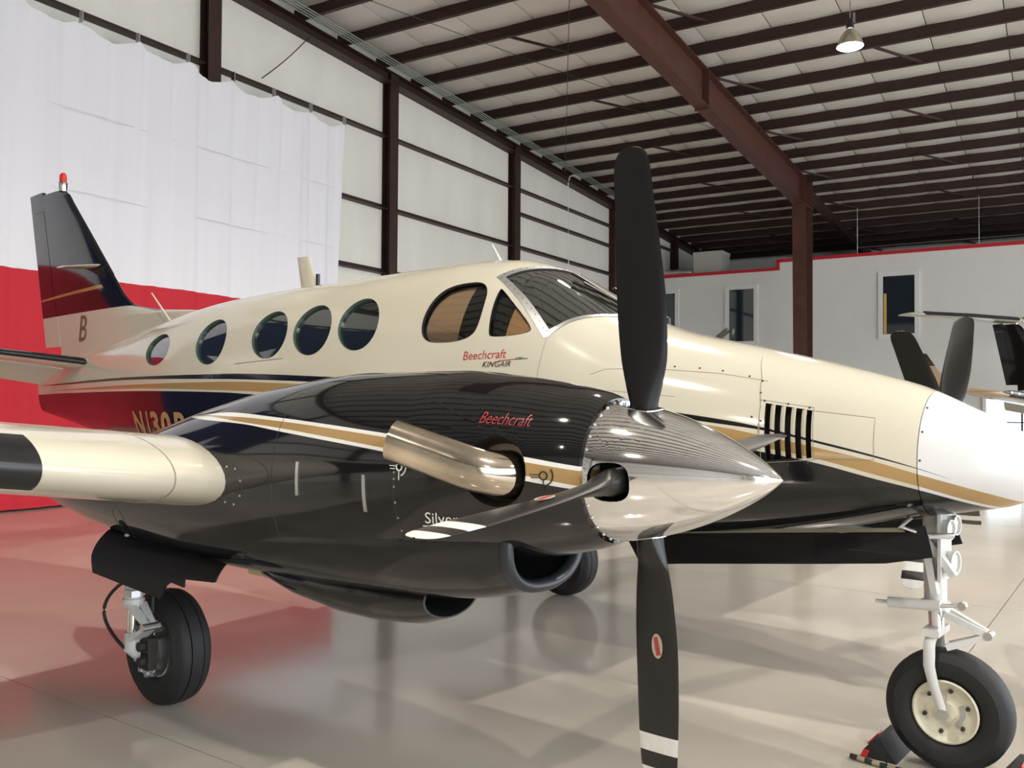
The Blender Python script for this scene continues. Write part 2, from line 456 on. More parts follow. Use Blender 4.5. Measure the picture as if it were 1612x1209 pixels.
# sag angles between purlins, in pairs near each frame
bm0 = MB().bar((-.9, 0, .06), (0, 1.39, -.02), .05, .05); b0 = bm0.build('sag_angle', 'dark_red_steel', ceil); first = True
for nn in (-9.2, -5.9, -2.2, 1.2):
    for q, s in enumerate(PURL):
        if s < 5 or q % 3: continue
        o = b0 if first else link(b0.copy(), ceil); first = False
        o.location = (nn, s, zp(s)-.01)
# back wall with the flag
wb = MB().prism([(NB-.25, S0, 0), (NB-.25, S1, 0), (NB-.25, S1, zi(S1)+.13), (NB-.25, 0, zi(0)+.13), (NB-.25, S0, zi(S0)+.13)], (.24, 0, 0))
wback = hobj(wb.build('wall_back', 'insulation')); tag(wback, kind='structure')
CS = [-24.0, -17.6, -11.2, -5.0, 1.2, 7.05, 12.62, 18.6, 25.8, 32.0]
GZ = [1.75, 3.4, 4.97, 6.57, 8.37]
for i in range(len(CS)-1):
    a, b = CS[i], CS[i+1]; nst2 = max(1, round((b-a-.3)/1.45)); wd = (b-a)/nst2
    rows = [0.02]+GZ+[None]
    for r in range(len(rows)-1):
        for q in range(nst2):
            s0, s1 = a+q*wd, a+(q+1)*wd; z0 = rows[r]; m = MB(); R = []
            for iu in range(7):
                u = iu/6; s = s0+.006+(s1-s0-.012)*u; zt = (rows[r+1] if rows[r+1] else zp(s)+.02); ring = []
                for iv in range(5):
                    v = iv/4; bul = .035*(math.sin(math.pi*u)**.5)*(.4+.6*math.sin(math.pi*v))
                    ring.append((NB-.045+bul, s, z0+(zt-z0)*v))
                ring += [(NB-.06, s, zt), (NB-.06, s, z0)]
                R.append(ring)
            m.rings(R).build('insulation_panel', 'insulation', wback, True, sharp=50)
    for z in GZ+([7.62] if i == 7 else []):
        MB().prism([(NB+.0, a+.16, z-.07), (NB+.2, a+.16, z-.07), (NB+.2, a+.16, z-.055), (NB+.012, a+.16, z-.055), (NB+.012, a+.16, z+.07), (NB, a+.16, z+.07)], (0, b-a-.32, 0)).build('girt', 'dark_red_steel', wback)
for s in CS:
    m = MB(); zt = zp(s)-.02
    m.box((NB-.02, s-.155, 0), (NB, s+.155, zt)); m.box((NB+.0, s-.006, 0), (NB+.24, s+.006, zt)); m.box((NB+.24, s-.155, 0), (NB+.255, s+.155, zt))
    m.build('end_column', 'dark_red_steel' if s != 25.8 else 'red_steel', wback)
m = MB(); R = []
for s in (S0, 0, S1):
    z = zp(s)-.25; R.append([(NB-.02, s, z), (NB+.3, s, z), (NB+.3, s, z+.02), (NB+.15, s, z+.02), (NB+.15, s, z+.24), (NB+.3, s, z+.24), (NB+.3, s, z+.26), (NB-.02, s, z+.26)])
m.rings(R).build('rake_beam', 'dark_red_steel', wback)
# left wall
wl = hobj(MB().box((NB, S0-.25, 0), (NF, S0-.05, zi(S0)+.12)).build('wall_left', 'insulation')); tag(wl, kind='structure')
for z in GZ[:4]: MB().box((NB, S0-.05, z-.06), (NF, S0+.12, z+.06)).build('girt', 'dark_red_steel', wl)
tl = hobj(MB().box((NB, S0-.04, 2.35), (NF, S0+.13, 2.55)).build('trim_1', 'red_trim')); tag(tl, kind='structure')
# front: header above the open hangar door
wf = MB().prism([(NF, S0, 8.0), (NF, S1, 8.0), (NF, S1, zi(S1)+.13), (NF, 0, zi(0)+.13), (NF, S0, zi(S0)+.13)], (.2, 0, 0)).box((NF, S0, 0), (NF+.2, S0+4, 8.0)).box((NF, 27, 0), (NF+.2, S1, 8.0))
wf = hobj(wf.build('wall_front', 'insulation')); tag(wf, kind='structure')
# offices along the right side
SO = 30.0
NST = -8.78
wr = MB().box((NB, SO, 0), (NST, SO+.2, 6.95)).box((NST, SO, 0), (NF, SO+.2, 7.2)).box((NB, SO+.2, 6.7), (NST, SO+4, 6.95)).box((NST, SO+.2, 6.7), (NF, SO+4, 6.95))
wr = hobj(wr.build('wall_right', 'office_white')); tag(wr, kind='structure')
wo = hobj(MB().box((NB, S1, 0), (NF, S1+.2, zi(S1)+.1)).build('wall_outer', 'insulation')); tag(wo, kind='structure')
t2 = MB().box((NB, SO-.05, 6.9), (NST, SO+.25, 7.02)).box((NST-.06, SO-.05, 6.9), (NST+.06, SO+.25, 7.32)).box((NST, SO-.05, 7.2), (NF, SO+.25, 7.32))
tag(hobj(t2.build('trim_2', 'red_trim')), kind='structure')
WN = [(-5.0, -3.94, 4.3, 6.4), (-10.7, -9.71, 4.2, 6.25), (-14.2+.75, -13.3+.35, 4.2, 6.25), (1.2, 2.2, 4.3, 6.4), (6.2, 7.2, 4.3, 6.4)]
for q, (a, b, z0, z1) in enumerate(WN):
    fr = MB(); f = .16
    for bx in (((a-f, z0-f), (a, z1+f)), ((b, z0-f), (b+f, z1+f)), ((a, z0-f), (b, z0)), ((a, z1), (b, z1+f))):
        fr.box((bx[0][0], SO-.07, bx[0][1]), (bx[1][0], SO, bx[1][1]))
    w_ = hobj(fr.build('window_%d' % (q+1), 'white_vinyl')); tag(w_, kind='structure')
    MB().box((a, SO-.02, z0), (b, SO-.005, z1)).build('pane', 'window_glass', w_)
    if q == 0: MB().box((a+.03, SO-.035, z0+.02), (a+.12, SO-.021, z1-.62)).build('blind_edge', 'blind_yellow', w_)
# glazed ground floor window, daylight behind it
mat('daylit_pane', (.5, .6, .65), .1, emit=(.75, .92, 1.0), estr=2.2)
fr = MB()
wa, wbb, wz0, wz1 = -1.7, 2.6, .35, 2.0
for bx in (((wa-.1, wz0-.1), (wa, wz1+.1)), ((wbb, wz0-.1), (wbb+.1, wz1+.1)), ((wa, wz0-.1), (wbb, wz0)), ((wa, wz1), (wbb, wz1+.1))):
    fr.box((bx[0][0], SO-.07, bx[0][1]), (bx[1][0], SO, bx[1][1]))
w_ = hobj(fr.build('window_6', 'white_vinyl')); tag(w_, kind='structure')
for q in range(4):
    c0 = wa+(wbb-wa)*q/4; c1 = wa+(wbb-wa)*(q+1)/4
    MB().box((c0+.03, SO-.02, wz0), (c1-.03, SO-.005, wz1)).build('pane', 'daylit_pane', w_)
    if q: MB().box((c0-.03, SO-.05, wz0), (c0+.03, SO-.004, wz1)).build('mullion', 'seal_black', w_)
    MB().box((c0+.03, SO-.045, (wz0+wz1)/2-.02), (c1-.03, SO-.021, (wz0+wz1)/2+.02)).build('mullion', 'seal_black', w_)
# main rigid frames
def frame(nn, label):
    e = hobj(empty('steel_frame')); e.location = Vector((math.cos(HANG)*nn-math.sin(HANG)*25.8, math.sin(HANG)*nn+math.cos(HANG)*25.8, 0))
    X = lambda s: s-25.8
    def zb(s): return 9.16-.056*(s-9.93)
    wbm = MB(); fw = .17
    for lo, hi, mm in ((0, .02, 1), (.02, None, 0)):
        pass
    S = [0, 6, 12, 18, 25.4]
    web = MB().rings([[(-.006, X(s), zb(s)), (.006, X(s), zb(s)), (.006, X(s), zp(s)), (-.006, X(s), zp(s))] for s in S]); web.build('rafter_web', 'red_steel', e)
    MB().rings([[(-fw, X(s), zb(s)), (fw, X(s), zb(s)), (fw, X(s), zb(s)+.02), (-fw, X(s), zb(s)+.02)] for s in S]).build('rafter_flange', 'red_steel', e)
    MB().rings([[(-fw, X(s), zp(s)-.025), (fw, X(s), zp(s)-.025), (fw, X(s), zp(s)-.005), (-fw, X(s), zp(s)-.005)] for s in S]).build('rafter_flange', 'red_steel', e)
    for s in (6.5, 15.8):
        MB().box((-fw-.01, X(s)-.02, zb(s)-.05), (fw+.01, X(s)+.02, zp(s)-.01)).build('splice_plate', 'red_steel', e)
    # column, tapered
    t = zp(25.8)-.01
    MB().rings([[(-.22, -.38, 0), (.22, -.38, 0), (.22, -.36, 0), (-.22, -.36, 0)], [(-.22, -.62, t-.9), (.22, -.62, t-.9), (.22, -.60, t-.9), (-.22, -.60, t-.9)]]).build('column_flange', 'red_steel', e)
    MB().box((-.22, .33, 0), (.22, .35, t)).build('column_flange', 'red_steel', e)
    MB().prism([(-.006, -.37, 0), (-.006, .34, 0), (-.006, .34, t), (-.006, -.61, t), (-.006, -.61, t-.9)], (.012, 0, 0)).build('column_web', 'red_steel', e)
    MB().box((-.23, -.64, t-.94), (.23, .36, t-.90)).build('knee_plate', 'red_steel', e)
    MB().box((-.22, -.62, t-.9), (.22, -.60, t)).build('knee_plate', 'red_steel', e)
    bo = MB().lathe([(0, .018), (.02, .018)], (0, 0, 0), (1, 0, 0), 6, cap=(True, True)).build('bolt', 'aluminium', e); f0 = True
    for bz in (t-1.0, t-1.16, t-.75, t-.35):
        for by in (.2,):
            o = bo if f0 else link(bo.copy(), e); f0 = False; o.location = (.0, by, bz)
    S = [26.2, 37.9]
    MB().rings([[(-.1, X(s), zp(s)-.42), (.1, X(s), zp(s)-.42), (.1, X(s), zp(s)-.40), (.008, X(s), zp(s)-.40), (.008, X(s), zp(s)-.01), (-.008, X(s), zp(s)-.01), (-.008, X(s), zp(s)-.40), (-.1, X(s), zp(s)-.40)] for s in S]).build('outer_rafter', 'dark_red_steel', e)
    MB().box((-.12, X(37.6), 0), (.12, X(37.9), zp(37.6)-.02)).build('outer_column', 'dark_red_steel', e)
    tag(e, label, 'steel frame')
frame(-6.83, 'dark red steel roof frame with bolted column standing before the white office wall')
# flag
FN = NB+.33
FS1, FS0, FZ1, FZR = 10.62, -6.4, 8.09, 3.79
def flag_piece(name, sa, sb, za, zb_, m, parent, scallop=False):
    ns, nz = max(8, int((sb-sa)/.09)), max(6, int((zb_-za)/.22)); V = []; F = []
    for i in range(ns+1):
        s = sa+(sb-sa)*i/ns
        for j in range(nz+1):
            v = j/nz; z = za+(zb_-za)*v
            per = (FS1-s) % 1.08/1.08; sc = .17*math.sin(math.pi*per)
            if scallop: z -= sc*v**6
            fold = .035*math.sin(s*9+1.2*math.sin(s*2.3))*(.35+.65*max(0, (z/8)))+.05*math.sin(s*2.1+z*.25)+.02*math.sin(s*21+z*.6)
            V.append((FN+.10+fold*1.15, s-(.3*(1-z/8.1)**.9*((s-FS0)/(FS1-FS0))), z))
    for i in range(ns):
        for j in range(nz): a = i*(nz+1)+j; F.append((a, a+nz+1, a+nz+2, a+1))
    mb = MB().add(V, F); n = len(V)
    mb.add([(x-.004, y, z) for x, y, z in V], [f[::-1] for f in F])
    return mb.build(name, m, parent, True, sharp=80)
fe = hobj(empty('wall_flag')); tag(fe, 'huge white and red flag with a blue star field hung on the end wall', 'flag')
SB = -.75
flag_piece('white_stripe', SB, FS1, FZR, FZ1, 'flag_white', fe, True)
flag_piece('red_stripe', SB, FS1, .03, FZR, 'flag_red', fe)
flag_piece('blue_field', FS0, SB, .03, FZ1, 'flag_blue', fe, True)
sc_, zc_ = (FS0+SB)/2, FZR+.1
MB().prism([(FN+.19, sc_+(1.6 if q % 2 == 0 else .62)*math.sin(q*math.pi/5), zc_+(1.6 if q % 2 == 0 else .62)*math.cos(q*math.pi/5)) for q in range(10)], (.006, 0, 0)).build('white_star', 'flag_white', fe)
for z in (6.55, 5.2): MB().tube([(FN+.13+.02*math.sin(q), SB+(FS1-.35-SB)*q/30, z) for q in range(31)], .006, 4).build('hem_seam', 'flag_white', fe)
for q in range(16): MB().box((FN+.03, FS1-1.08*q-.012, FZ1-.04), (FN+.12, FS1-1.08*q+.012, FZ1+.16)).build('hanger_clip', 'aluminium', fe)
# conduits under the purlins along the rake
for q in range(4):
    nn = NB+.55+.09*q; m = MB().tube([(nn, s, zp(s)-.03) for s in (0.5, 8, 16, 25.4)], .016, 6)
    c = hobj(m.build('conduit', 'conduit_grey')); tag(c, 'grey steel conduit strapped under the purlins along the end wall rafter', 'pipe', 'parallel conduits under the roof by the end wall')
m = MB().tube([(NB+.52, 21.9, zp(21.9)-.05), (NB+.3, 21.9, zp(21.9)-.06), (NB+.22, 21.93, zp(21.9)-.3), (NB+.22, 22.0, 6.3), (NB+.22, 21.85, 6.12), (NB+.22, 21.5, 6.15)], .018, 6)
tag(hobj(m.build('wall_conduit', 'white_vinyl')), 'thin pale conduit bending down the end wall past the steel girts', 'pipe')
m = MB().tube([(NB+.22, 8.29+.136*q, 8.45+.134*q-.05*math.sin(q*.31)) for q in range(11)], .012, 5)
tag(hobj(m.build('hanging_cable', 'cable_black')), 'black cable running slantwise from the roof edge down to the flag rail', 'cable')
for k_, (a, b, lab) in enumerate((((-12.5, 6.5, 10.05), (-7.1, 20.5, 9.25), 'thin steel bracing wire crossing the roof bay beside the end wall'),
                      ((-7.1, 9.5, 9.6), (-13.3, 21.0, 9.2), 'thin steel bracing wire slanting the other way across the roof bay'),)):
    tag(hobj(MB().tube([a, b], .008, 4).build('bracing_wire', 'cable_black')), lab, 'wire')
# clutter on the office roof
tag(hobj(MB().box((-12.4, 30.6, 6.952), (-11.2, 31.6, 7.95)).box((-12.42, 30.58, 7.85), (-11.18, 31.62, 7.97)).build('storage_carton', 'carton_grey')), 'grey carton standing on the lower office roof', 'box')
m = MB().tube([(-13.7+.25*q, 30.5+.06*math.sin(q*1.3), 6.952+.19+.02*math.sin(q*2)) for q in range(6)], [.12, .19, .17, .18, .16, .1], 12)
tag(hobj(m.build('insulation_roll', 'duct_silver', None, True)), 'crumpled silver insulation roll lying on the lower office roof', 'insulation')
m = MB().lathe([(0, .22), (.25, .22), (.27, .34), (.4, .30), (.5, .12), (.52, .01)], (-4.6, 31.0, 6.952), (0, 0, 1), 18, cap=(True, True))
tag(hobj(m.build('roof_vent', 'aluminium', None, True)), 'round metal vent cap on top of the office behind the red trim', 'vent')
# railing wire and posts on the office roof
rl = hobj(empty('roof_railing')); tag(rl, 'thin cable railing with slim posts above the red office trim', 'railing')
for nn in (-5.9, -1.9, 2.1, 6.1):
    MB().tube([(nn, SO+.1, 7.30), (nn, SO+.1, zp(SO)-.0)], .012, 6).build('post', 'aluminium', rl)
MB().tube([(-5.9, SO+.1, 7.55), (6.1, SO+.1, 7.55)], .01, 5).build('cable', 'aluminium', rl)
# high bay lamps
def hb(nn, s, z, label=None, group=None):
    p = Vector((math.cos(HANG)*nn-math.sin(HANG)*s, math.sin(HANG)*nn+math.cos(HANG)*s, z))
    e = empty('high_bay_lamp', p)
    top = zp(s)-z
    MB().tube([(0, 0, .52), (0, 0, top+.01)], .012, 6).build('hanger', 'aluminium', e)
    MB().lathe([(.34, .05), (.36, .075), (.44, .075), (.46, .06), (.55, .055), (.56, .02)], (0, 0, 0), (0, 0, 1), 16, cap=(True, True)).build('ballast', 'cable_black', e, True)
    MB().lathe([(.34, .07), (.30, .11), (.22, .17), (.10, .225), (0, .26), (-.01, .265), (-.01, .255), (.10, .215), (.22, .16), (.30, .10), (.335, .06)], (0, 0, 0), (0, 0, 1), 28).build('shade', 'lamp_shade', e, True)
    MB().lathe([(-.005, .25), (-.03, .22), (-.05, .12), (-.055, .001)], (0, 0, 0), (0, 0, 1), 24).build('lens', 'lamp_lens', e, True)
    MB().box((.06, -.02, .46), (.10, .02, .66)).build('bracket', 'aluminium', e)
    ld = bpy.data.lights.new('bulb', 'SPOT'); ld.energy = LAMP_W*4; ld.color = (1, .93, .82); ld.shadow_soft_size = .12; ld.spot_size = math.radians(155); ld.spot_blend = .5
    lo = bpy.data.objects.new('bulb', ld); link(lo, e); lo.location = (0, 0, -.09)
    tag(e, label, 'lamp', group)
hb(-3.1, 13.95, 8.93, 'lit conical high bay lamp hanging from a purlin beside the steel frame')
for nn, s in ((-3.1, 4.7), (-3.1, -4.7), (-3.1, -14), (4, 4.7), (4, -4.7), (4, 13.95), (11, 0), (11, 13.95), (11, -12)):
    hb(nn, s, zp(s)-.95, 'lit high bay lamp in the rows over the cream and black airplane', 'high bay lamps over the hangar floor')
# ---------------------------------------------------------------- the airplane, frame: x forward, right wing at -y, origin under the nose wheel
AC = empty('turboprop_airplane'); tag(AC, 'cream and black twin turboprop airplane with gold stripe and polished spinner', 'airplane')
XR = -.068                       # radome seam
C_BT = make_interp([-9.9, -9.75, -6.78, -5.12, -3.92, -2.4, -.93, -.73, -.505, -.245, -.056, .072, .2], [1.905, 1.909, 1.955, 1.954, 1.918, 1.82, 1.663, 1.626, 1.574, 1.509, 1.452, 1.405, 1.35])
C_BB = make_interp([-9.9, -9.75, -6.78, -5.12, -4.23, -2.4, -.93, -.73, -.505, -.245, -.056, .072, .2], [1.907, 1.902, 1.929, 1.913, 1.889, 1.79, 1.640, 1.613, 1.562, 1.50, 1.449, 1.405, 1.36])
C_GT = make_interp([-9.9, -9.2, -6.77, -5.11, -4.31, -2.4, -.93, -.73, -.503, -.245, -.056, .217, .4], [1.83, 1.848, 1.884, 1.892, 1.873, 1.77, 1.624, 1.586, 1.540, 1.481, 1.425, 1.339, 1.27])
C_GB = make_interp([-9.9, -9.2, -6.76, -5.105, -4.61, -2.4, -.93, -.726, -.503, -.246, -.06, .129, .3], [1.85, 1.846, 1.849, 1.825, 1.812, 1.71, 1.565, 1.529, 1.487, 1.420, 1.369, 1.305, 1.25])
C_BK = make_interp([-9.9, -9.2, -6.76, -5.10, -4.79, -2.4, -.93, -.788, -.503, -.247, -.055, .113, .3], [1.80, 1.812, 1.826, 1.809, 1.797, 1.69, 1.543, 1.517, 1.466, 1.400, 1.350, 1.295, 1.23])
def paint_fus(o):
    for nm, c in (('b_top', C_BT), ('b_bot', C_BB), ('g_top', C_GT), ('g_bot', C_GB), ('blk', C_BK)):
        set_attr(o, nm, lambda p, c=c: p.z-c(p.x))
def lin(a, b, n): return [a+(b-a)*i/n for i in range(n+1)]
fbm = body_mesh(FUS, lin(XR, -10.0, 330), 120, cap0=True, cap1=True)
# cabin windows (right side) and their twins
PANES = []
for cx, cz, rx, rz in ((-6.335, 2.19, .243, .142), (-5.387, 2.221, .22, .188), (-4.588, 2.243, .216, .184), (-4.081, 2.256, .21, .186), (-3.588, 2.273, .204, .185)):
    for sd in (-1, 1):
        P = [Vector((cx+rx*math.cos(q)-.18*rz*math.sin(q), sd*.7, cz+rz*math.sin(q))) for q in [2*math.pi*j/32 for j in range(32)]]
        PANES.append(('cabin', )+cut_opening(fbm, P, (0, sd, 0), .022))
CW = [(-2.955, 2.30), (-2.93, 2.49), (-2.50, 2.53), (-2.50, 2.24), (-2.52, 2.10), (-2.92, 2.10)]
CW = [(-2.97, 2.27), (-2.925, 2.43), (-2.81, 2.50), (-2.53, 2.50), (-2.485, 2.25), (-2.52, 2.125), (-2.80, 2.105), (-2.93, 2.14)]
TW = [(-2.455, 2.47), (-2.385, 2.12), (-2.075, 2.145)]
for sd in (-1, 1):
    P = chaikin([Vector((x, sd*.66, z)) for x, z in CW], 3); PANES.append(('cockpit',)+cut_opening(fbm, P, (0, sd, 0), .018))
    P = chaikin([Vector((x, sd*.6, z)) for x, z in [(-2.45, 2.44), (-2.425, 2.44), (-2.125, 2.19), (-2.135, 2.145), (-2.38, 2.13), (-2.41, 2.16)]], 2)
    PANES.append(('quarter',)+cut_opening(fbm, P, (0, sd, 0), .018))
WSO = [(-2.53, -.44), (-2.47, -.34), (-2.395, -.22), (-2.31, -.09), (-2.265, -.022), (-1.675, -.022), (-1.70, -.16), (-1.745, -.265), (-1.822, -.363), (-1.888, -.443), (-1.954, -.523), (-2.008, -.588), (-2.035, -.60)]
WSI = [(-2.465, -.425), (-2.405, -.325), (-2.33, -.205), (-2.25, -.08), (-2.228, -.045), (-1.715, -.045), (-1.735, -.16), (-1.775, -.26), (-1.855, -.375), (-1.92, -.455), (-1.975, -.525), (-2.02, -.565)]
for sd in (1, -1):
    pane, rev = cut_opening(fbm, [Vector((x, -sd*-y, 2.4)) if False else Vector((x, y*sd, 2.4)) for x, y in WSO], (0, 0, 1), -.003)
    rev.free()
    pane.normal_update(); inner, rv2 = cut_opening(pane, [Vector((x, y*sd, 2.4)) for x, y in WSI], (0, 0, 1), .008)
    PANES.append(('shield', inner, rv2, pane))
# louvre pocket, right side only
LV = [(-.743, 1.748), (-.525, 1.713), (-.511, 1.487), (-.722, 1.466)]
lp, lr = cut_opening(fbm, [Vector((x, -.45, z)) for x, z in LV], (0, -1, 0), .05)
fus = bm_obj('fuselage', fbm, 'fuselage_paint', AC, True, 35); paint_fus(fus)
rad = bm_obj('radome', body_mesh(FUS, [XR+.004]+lin(-.06, .425, 60)+lin(.427, .44, 6), 120), ['fuselage_paint'], AC, True, 50); paint_fus(rad)
livery('radome_livery', [('b_bot', 'b_top', BLACK), ('g_bot', 'g_top', GOLD), (None, 'blk', BLACK)], (.74, .74, .75), .25); rad.data.materials[0] = MATS['radome_livery']
for pk in PANES:
    kind = pk[0]
    if kind == 'cabin':
        bm_obj('cabin_window', pk[1], 'cabin_glass', fus); bm_obj('window_reveal', pk[2], 'glass_edge', fus, False)
    elif kind in ('cockpit', 'quarter'):
        # inner lining card behind the pane
        card = bmesh.new(); card.from_mesh((lambda me: (pk[1].to_mesh(me), me)[1])(bpy.data.meshes.new('t')))
        card.normal_update()
        cs = [v.co.copy()-v.normal*.03 for v in card.verts]
        for v, c in zip(card.verts, cs): v.co = c
        xs = [v.co.x for v in card.verts]; split = (min(xs)+(max(xs)-min(xs))*.62) if kind == 'cockpit' else (min(xs)+(max(xs)-min(xs))*.42)
        dark = card.copy()
        for b_, keep_tan in ((card, True), (dark, False)):
            ret = bmesh.ops.bisect_plane(b_, geom=list(b_.verts)+list(b_.edges)+list(b_.faces), plane_co=(split, 0, 0), plane_no=(1, 0, 0))
            lower = (kind == 'cockpit')
            dele = [f for f in b_.faces if ((f.calc_center_median().x < split) == lower) != keep_tan]
            bmesh.ops.delete(b_, geom=dele, context='FACES')
        bm_obj('sunshade', card, 'sunshade_tan' if kind == 'quarter' else 'curtain_tan', fus); bm_obj('cockpit_lining', dark, 'hollow_black', fus)
        bm_obj('side_window', pk[1], 'clear_glass', fus); bm_obj('window_seal', pk[2], 'seal_black', fus, False)
    else:
        bm_obj('windshield_pane', pk[1], 'windshield_glass', fus); bm_obj('pane_seal', pk[2], 'seal_black', fus, False)
        bm_obj('windshield_frame', pk[3], 'frame_grey', fus)
bm_obj('louvre_pocket', lp, 'hollow_black', fus); bm_obj('louvre_edge', lr, 'hollow_black', fus, False)
def quad_uv(u, v):
    a, b, c, d = LV; x = (a[0]*(1-u)+b[0]*u)*(1-v)+(d[0]*(1-u)+c[0]*u)*v; z = (a[1]*(1-u)+b[1]*u)*(1-v)+(d[1]*(1-u)+c[1]*u)*v
    return x, z
for k in range(4):
    u0 = .11+.225*k; u1 = u0+.105; R = []
    for v in lin(.0, 1.0, 30):
        row = []
        for t in lin(0, 1, 4):
            x, z = quad_uv(u0+(u1-u0)*t, v); row.append(surf(FUS, x, z, .004-.012*(1-t)**2))
        for t in lin(1, 0, 2):
            x, z = quad_uv(u0+(u1-u0)*t, v); row.append(surf(FUS, x, z, -.006-.03*(1-t)))
        R.append(row)
    o = MB().rings(R).build('louvre_slat', 'fuselage_paint', fus, True); paint_fus(o)
# windshield rivets, wipers
rb = MB()
for sd in (1, -1):
    P = [Vector((x, y*sd, 0)) for x, y in WSO]; Q = [Vector((x, y*sd, 0)) for x, y in WSI]
    cen = sum(P, Vector())/len(P)
    for i in range(len(P)):
        a, b = P[i], P[(i+1) % len(P)]; n = max(1, int((b-a).length/.045))
        if abs(a.y) < .05 and abs(b.y) < .05: continue
        for q in range(n):
            p = a.lerp(b, (q+.5)/n); p = p+(cen-p).normalized()*.022
            zt, zb, hw, zm, nu, nl = FUS.at(p.x); k_ = min(.9999, abs(p.y)/hw); z = zm+(zt-zm)*(1-k_**nu)**(1/nu)
            rb.lathe([(0, .004), (.0035, .003)], (p.x, p.y, z+.002), (.4, p.y, .8), 6, cap=(False, True))
tag(rb.build('frame_rivets', 'seam_dark', fus), kind='stuff')
def topz(x, y):
    zt, zb, hw, zm, nu, nl = FUS.at(x); k_ = min(.9999, abs(y)/hw); return zm+(zt-zm)*(1-k_**nu)**(1/nu)
for sd in (-1, 1):
    w_ = MB(); pth = [(-1.62, .10), (-1.75, .13), (-1.95, .16), (-2.05, .17)]
    w_.tube([(x, sd*y, topz(x, sd*y)+.03) for x, y in pth], .009, 8); w_.lathe([(0, .02), (.04, .018)], (-1.62, sd*.10, topz(-1.62, .1)-.005), (0, 0, 1), 10, cap=(True, True))
    w_.tube([(x, sd*y, topz(x, sd*y)+.017) for x, y in ((-1.80, .07), (-1.95, .15), (-2.10, .22))], .011, 6)
    w_.build('wiper', 'black_satin', fus, True)
pm_ = MB()       # panel seams on the cream skin
skin_line(pm_, FUS, [(-.762, 1.52), (-.765, 1.73), (-.80, 1.88), (-.86, 1.99)], .0022)
skin_line(pm_, FUS, [(-.765, 1.86), (-1.0, 1.90), (-1.35, 1.93), (-1.62, 1.93), (-1.70, 1.90)], .0018)
skin_line(pm_, FUS, [(-.525, 1.713), (-.25, 1.681), (-.241, 1.487), (-.505, 1.483)], .0018)
skin_line(pm_, FUS, [(-2.015, 2.11), (-2.02, 1.9), (-2.03, 1.75)], .0016)
skin_line(pm_, FUS, [(-2.03, 1.85), (-1.2, 1.78)], .0014)
skin_line(pm_, FUS, [(-4.95, 2.03), (-4.35, 2.055)], .003)
skin_line(pm_, FUS, [(-.77, 1.765), (-.52, 1.728), (-.50, 1.478), (-.745, 1.455), (-.77, 1.765)], .0018)
tag(pm_.build('panel_seam', 'seam', fus), kind='stuff')
sb = MB()
for x, z in [(-.752, 1.76), (-.64, 1.745), (-.54, 1.728), (-.755, 1.66), (-.75, 1.57), (-.735, 1.458), (-.62, 1.452), (-.53, 1.466), (-.79, 1.86), (-.78, 1.80), (-.86, 1.885), (-1.0, 1.915), (-1.12, 1.93), (-1.25, 1.94), (-.80, 1.68), (-.055, 1.49), (-.053, 1.62), (-.055, 1.73)]:
    p = surf(FUS, x, z, 0); n = surf(FUS, x, z, 1)-p; sb.lathe([(-.001, .006), (.003, .005)], p, n, 8, cap=(False, True))
tag(sb.build('panel_screw', 'seam_dark', fus), kind='stuff')
# lettering on the fuselage
skin_text('lettering', 'Beechcraft', .075, -2.565, 1.998, FUS, 'letter_red', fus, .08, .02, width=.315)
skin_text('lettering', 'KINGAIR', .048, -2.415, 1.952, FUS, 'letter_black', fus, .3, 0, width=.205)
skin_text('lettering', 'C90', .022, -2.185, 1.992, FUS, 'letter_black', fus, .3, .02, width=.05)
sw = MB(); skin_line(sw, FUS, [(-2.36, 1.965), (-2.29, 1.988), (-2.19, 1.995)], .0022, off=.002); sw.build('lettering_swoosh', 'letter_red', fus)
sw = MB(); skin_line(sw, FUS, [(-2.19, 1.996), (-2.10, 1.998)], .0016, off=.002); sw.build('lettering_swoosh', 'letter_black', fus)
for ch_, x_, w_ in (('N', -6.80, .24), ('1', -6.50, .07), ('3', -6.38, .19), ('0', -6.14, .20), ('P', -5.88, .19)): skin_text('registration_letter', ch_, .30, x_, 1.43, FUS, 'letter_gold', fus, 0, .0, width=w_, off=.004, bold=.011)
# antennas
m = MB(); R = []
for t in lin(0, 1, 5): R.append([(-4.96+.11*math.cos(q)*(1-.25*t)-.10*t, .022*math.sin(q)*(1-.3*t), 2.66+.30*t) for q in [2*math.pi*j/16 for j in range(16)]])
m.rings(R).build('blade_antenna', 'cream_paint', fus, True)
MB().box((-4.875, -.012, 2.67), (-4.85, .012, 2.80)).build('antenna_edge', 'black_satin', fus)
MB().tube([(-6.90, -.14, 2.48), (-7.25, -.16, 2.80)], [.014, .006], 8).build('whip_antenna', 'cream_paint', fus, True)
MB().tube([(-2.86, 0, 2.70), (-2.95, 0, 2.84)], [.012, .007], 8).build('whip_antenna', 'white_enamel', fus, True)
m = MB().tube([(-1.52, .42, 1.98), (-1.45, .44, 2.16), (-1.40, .45, 2.20), (-1.36, .45, 2.19)], .02, 8); m.build('probe', 'seam_dark', fus, True)

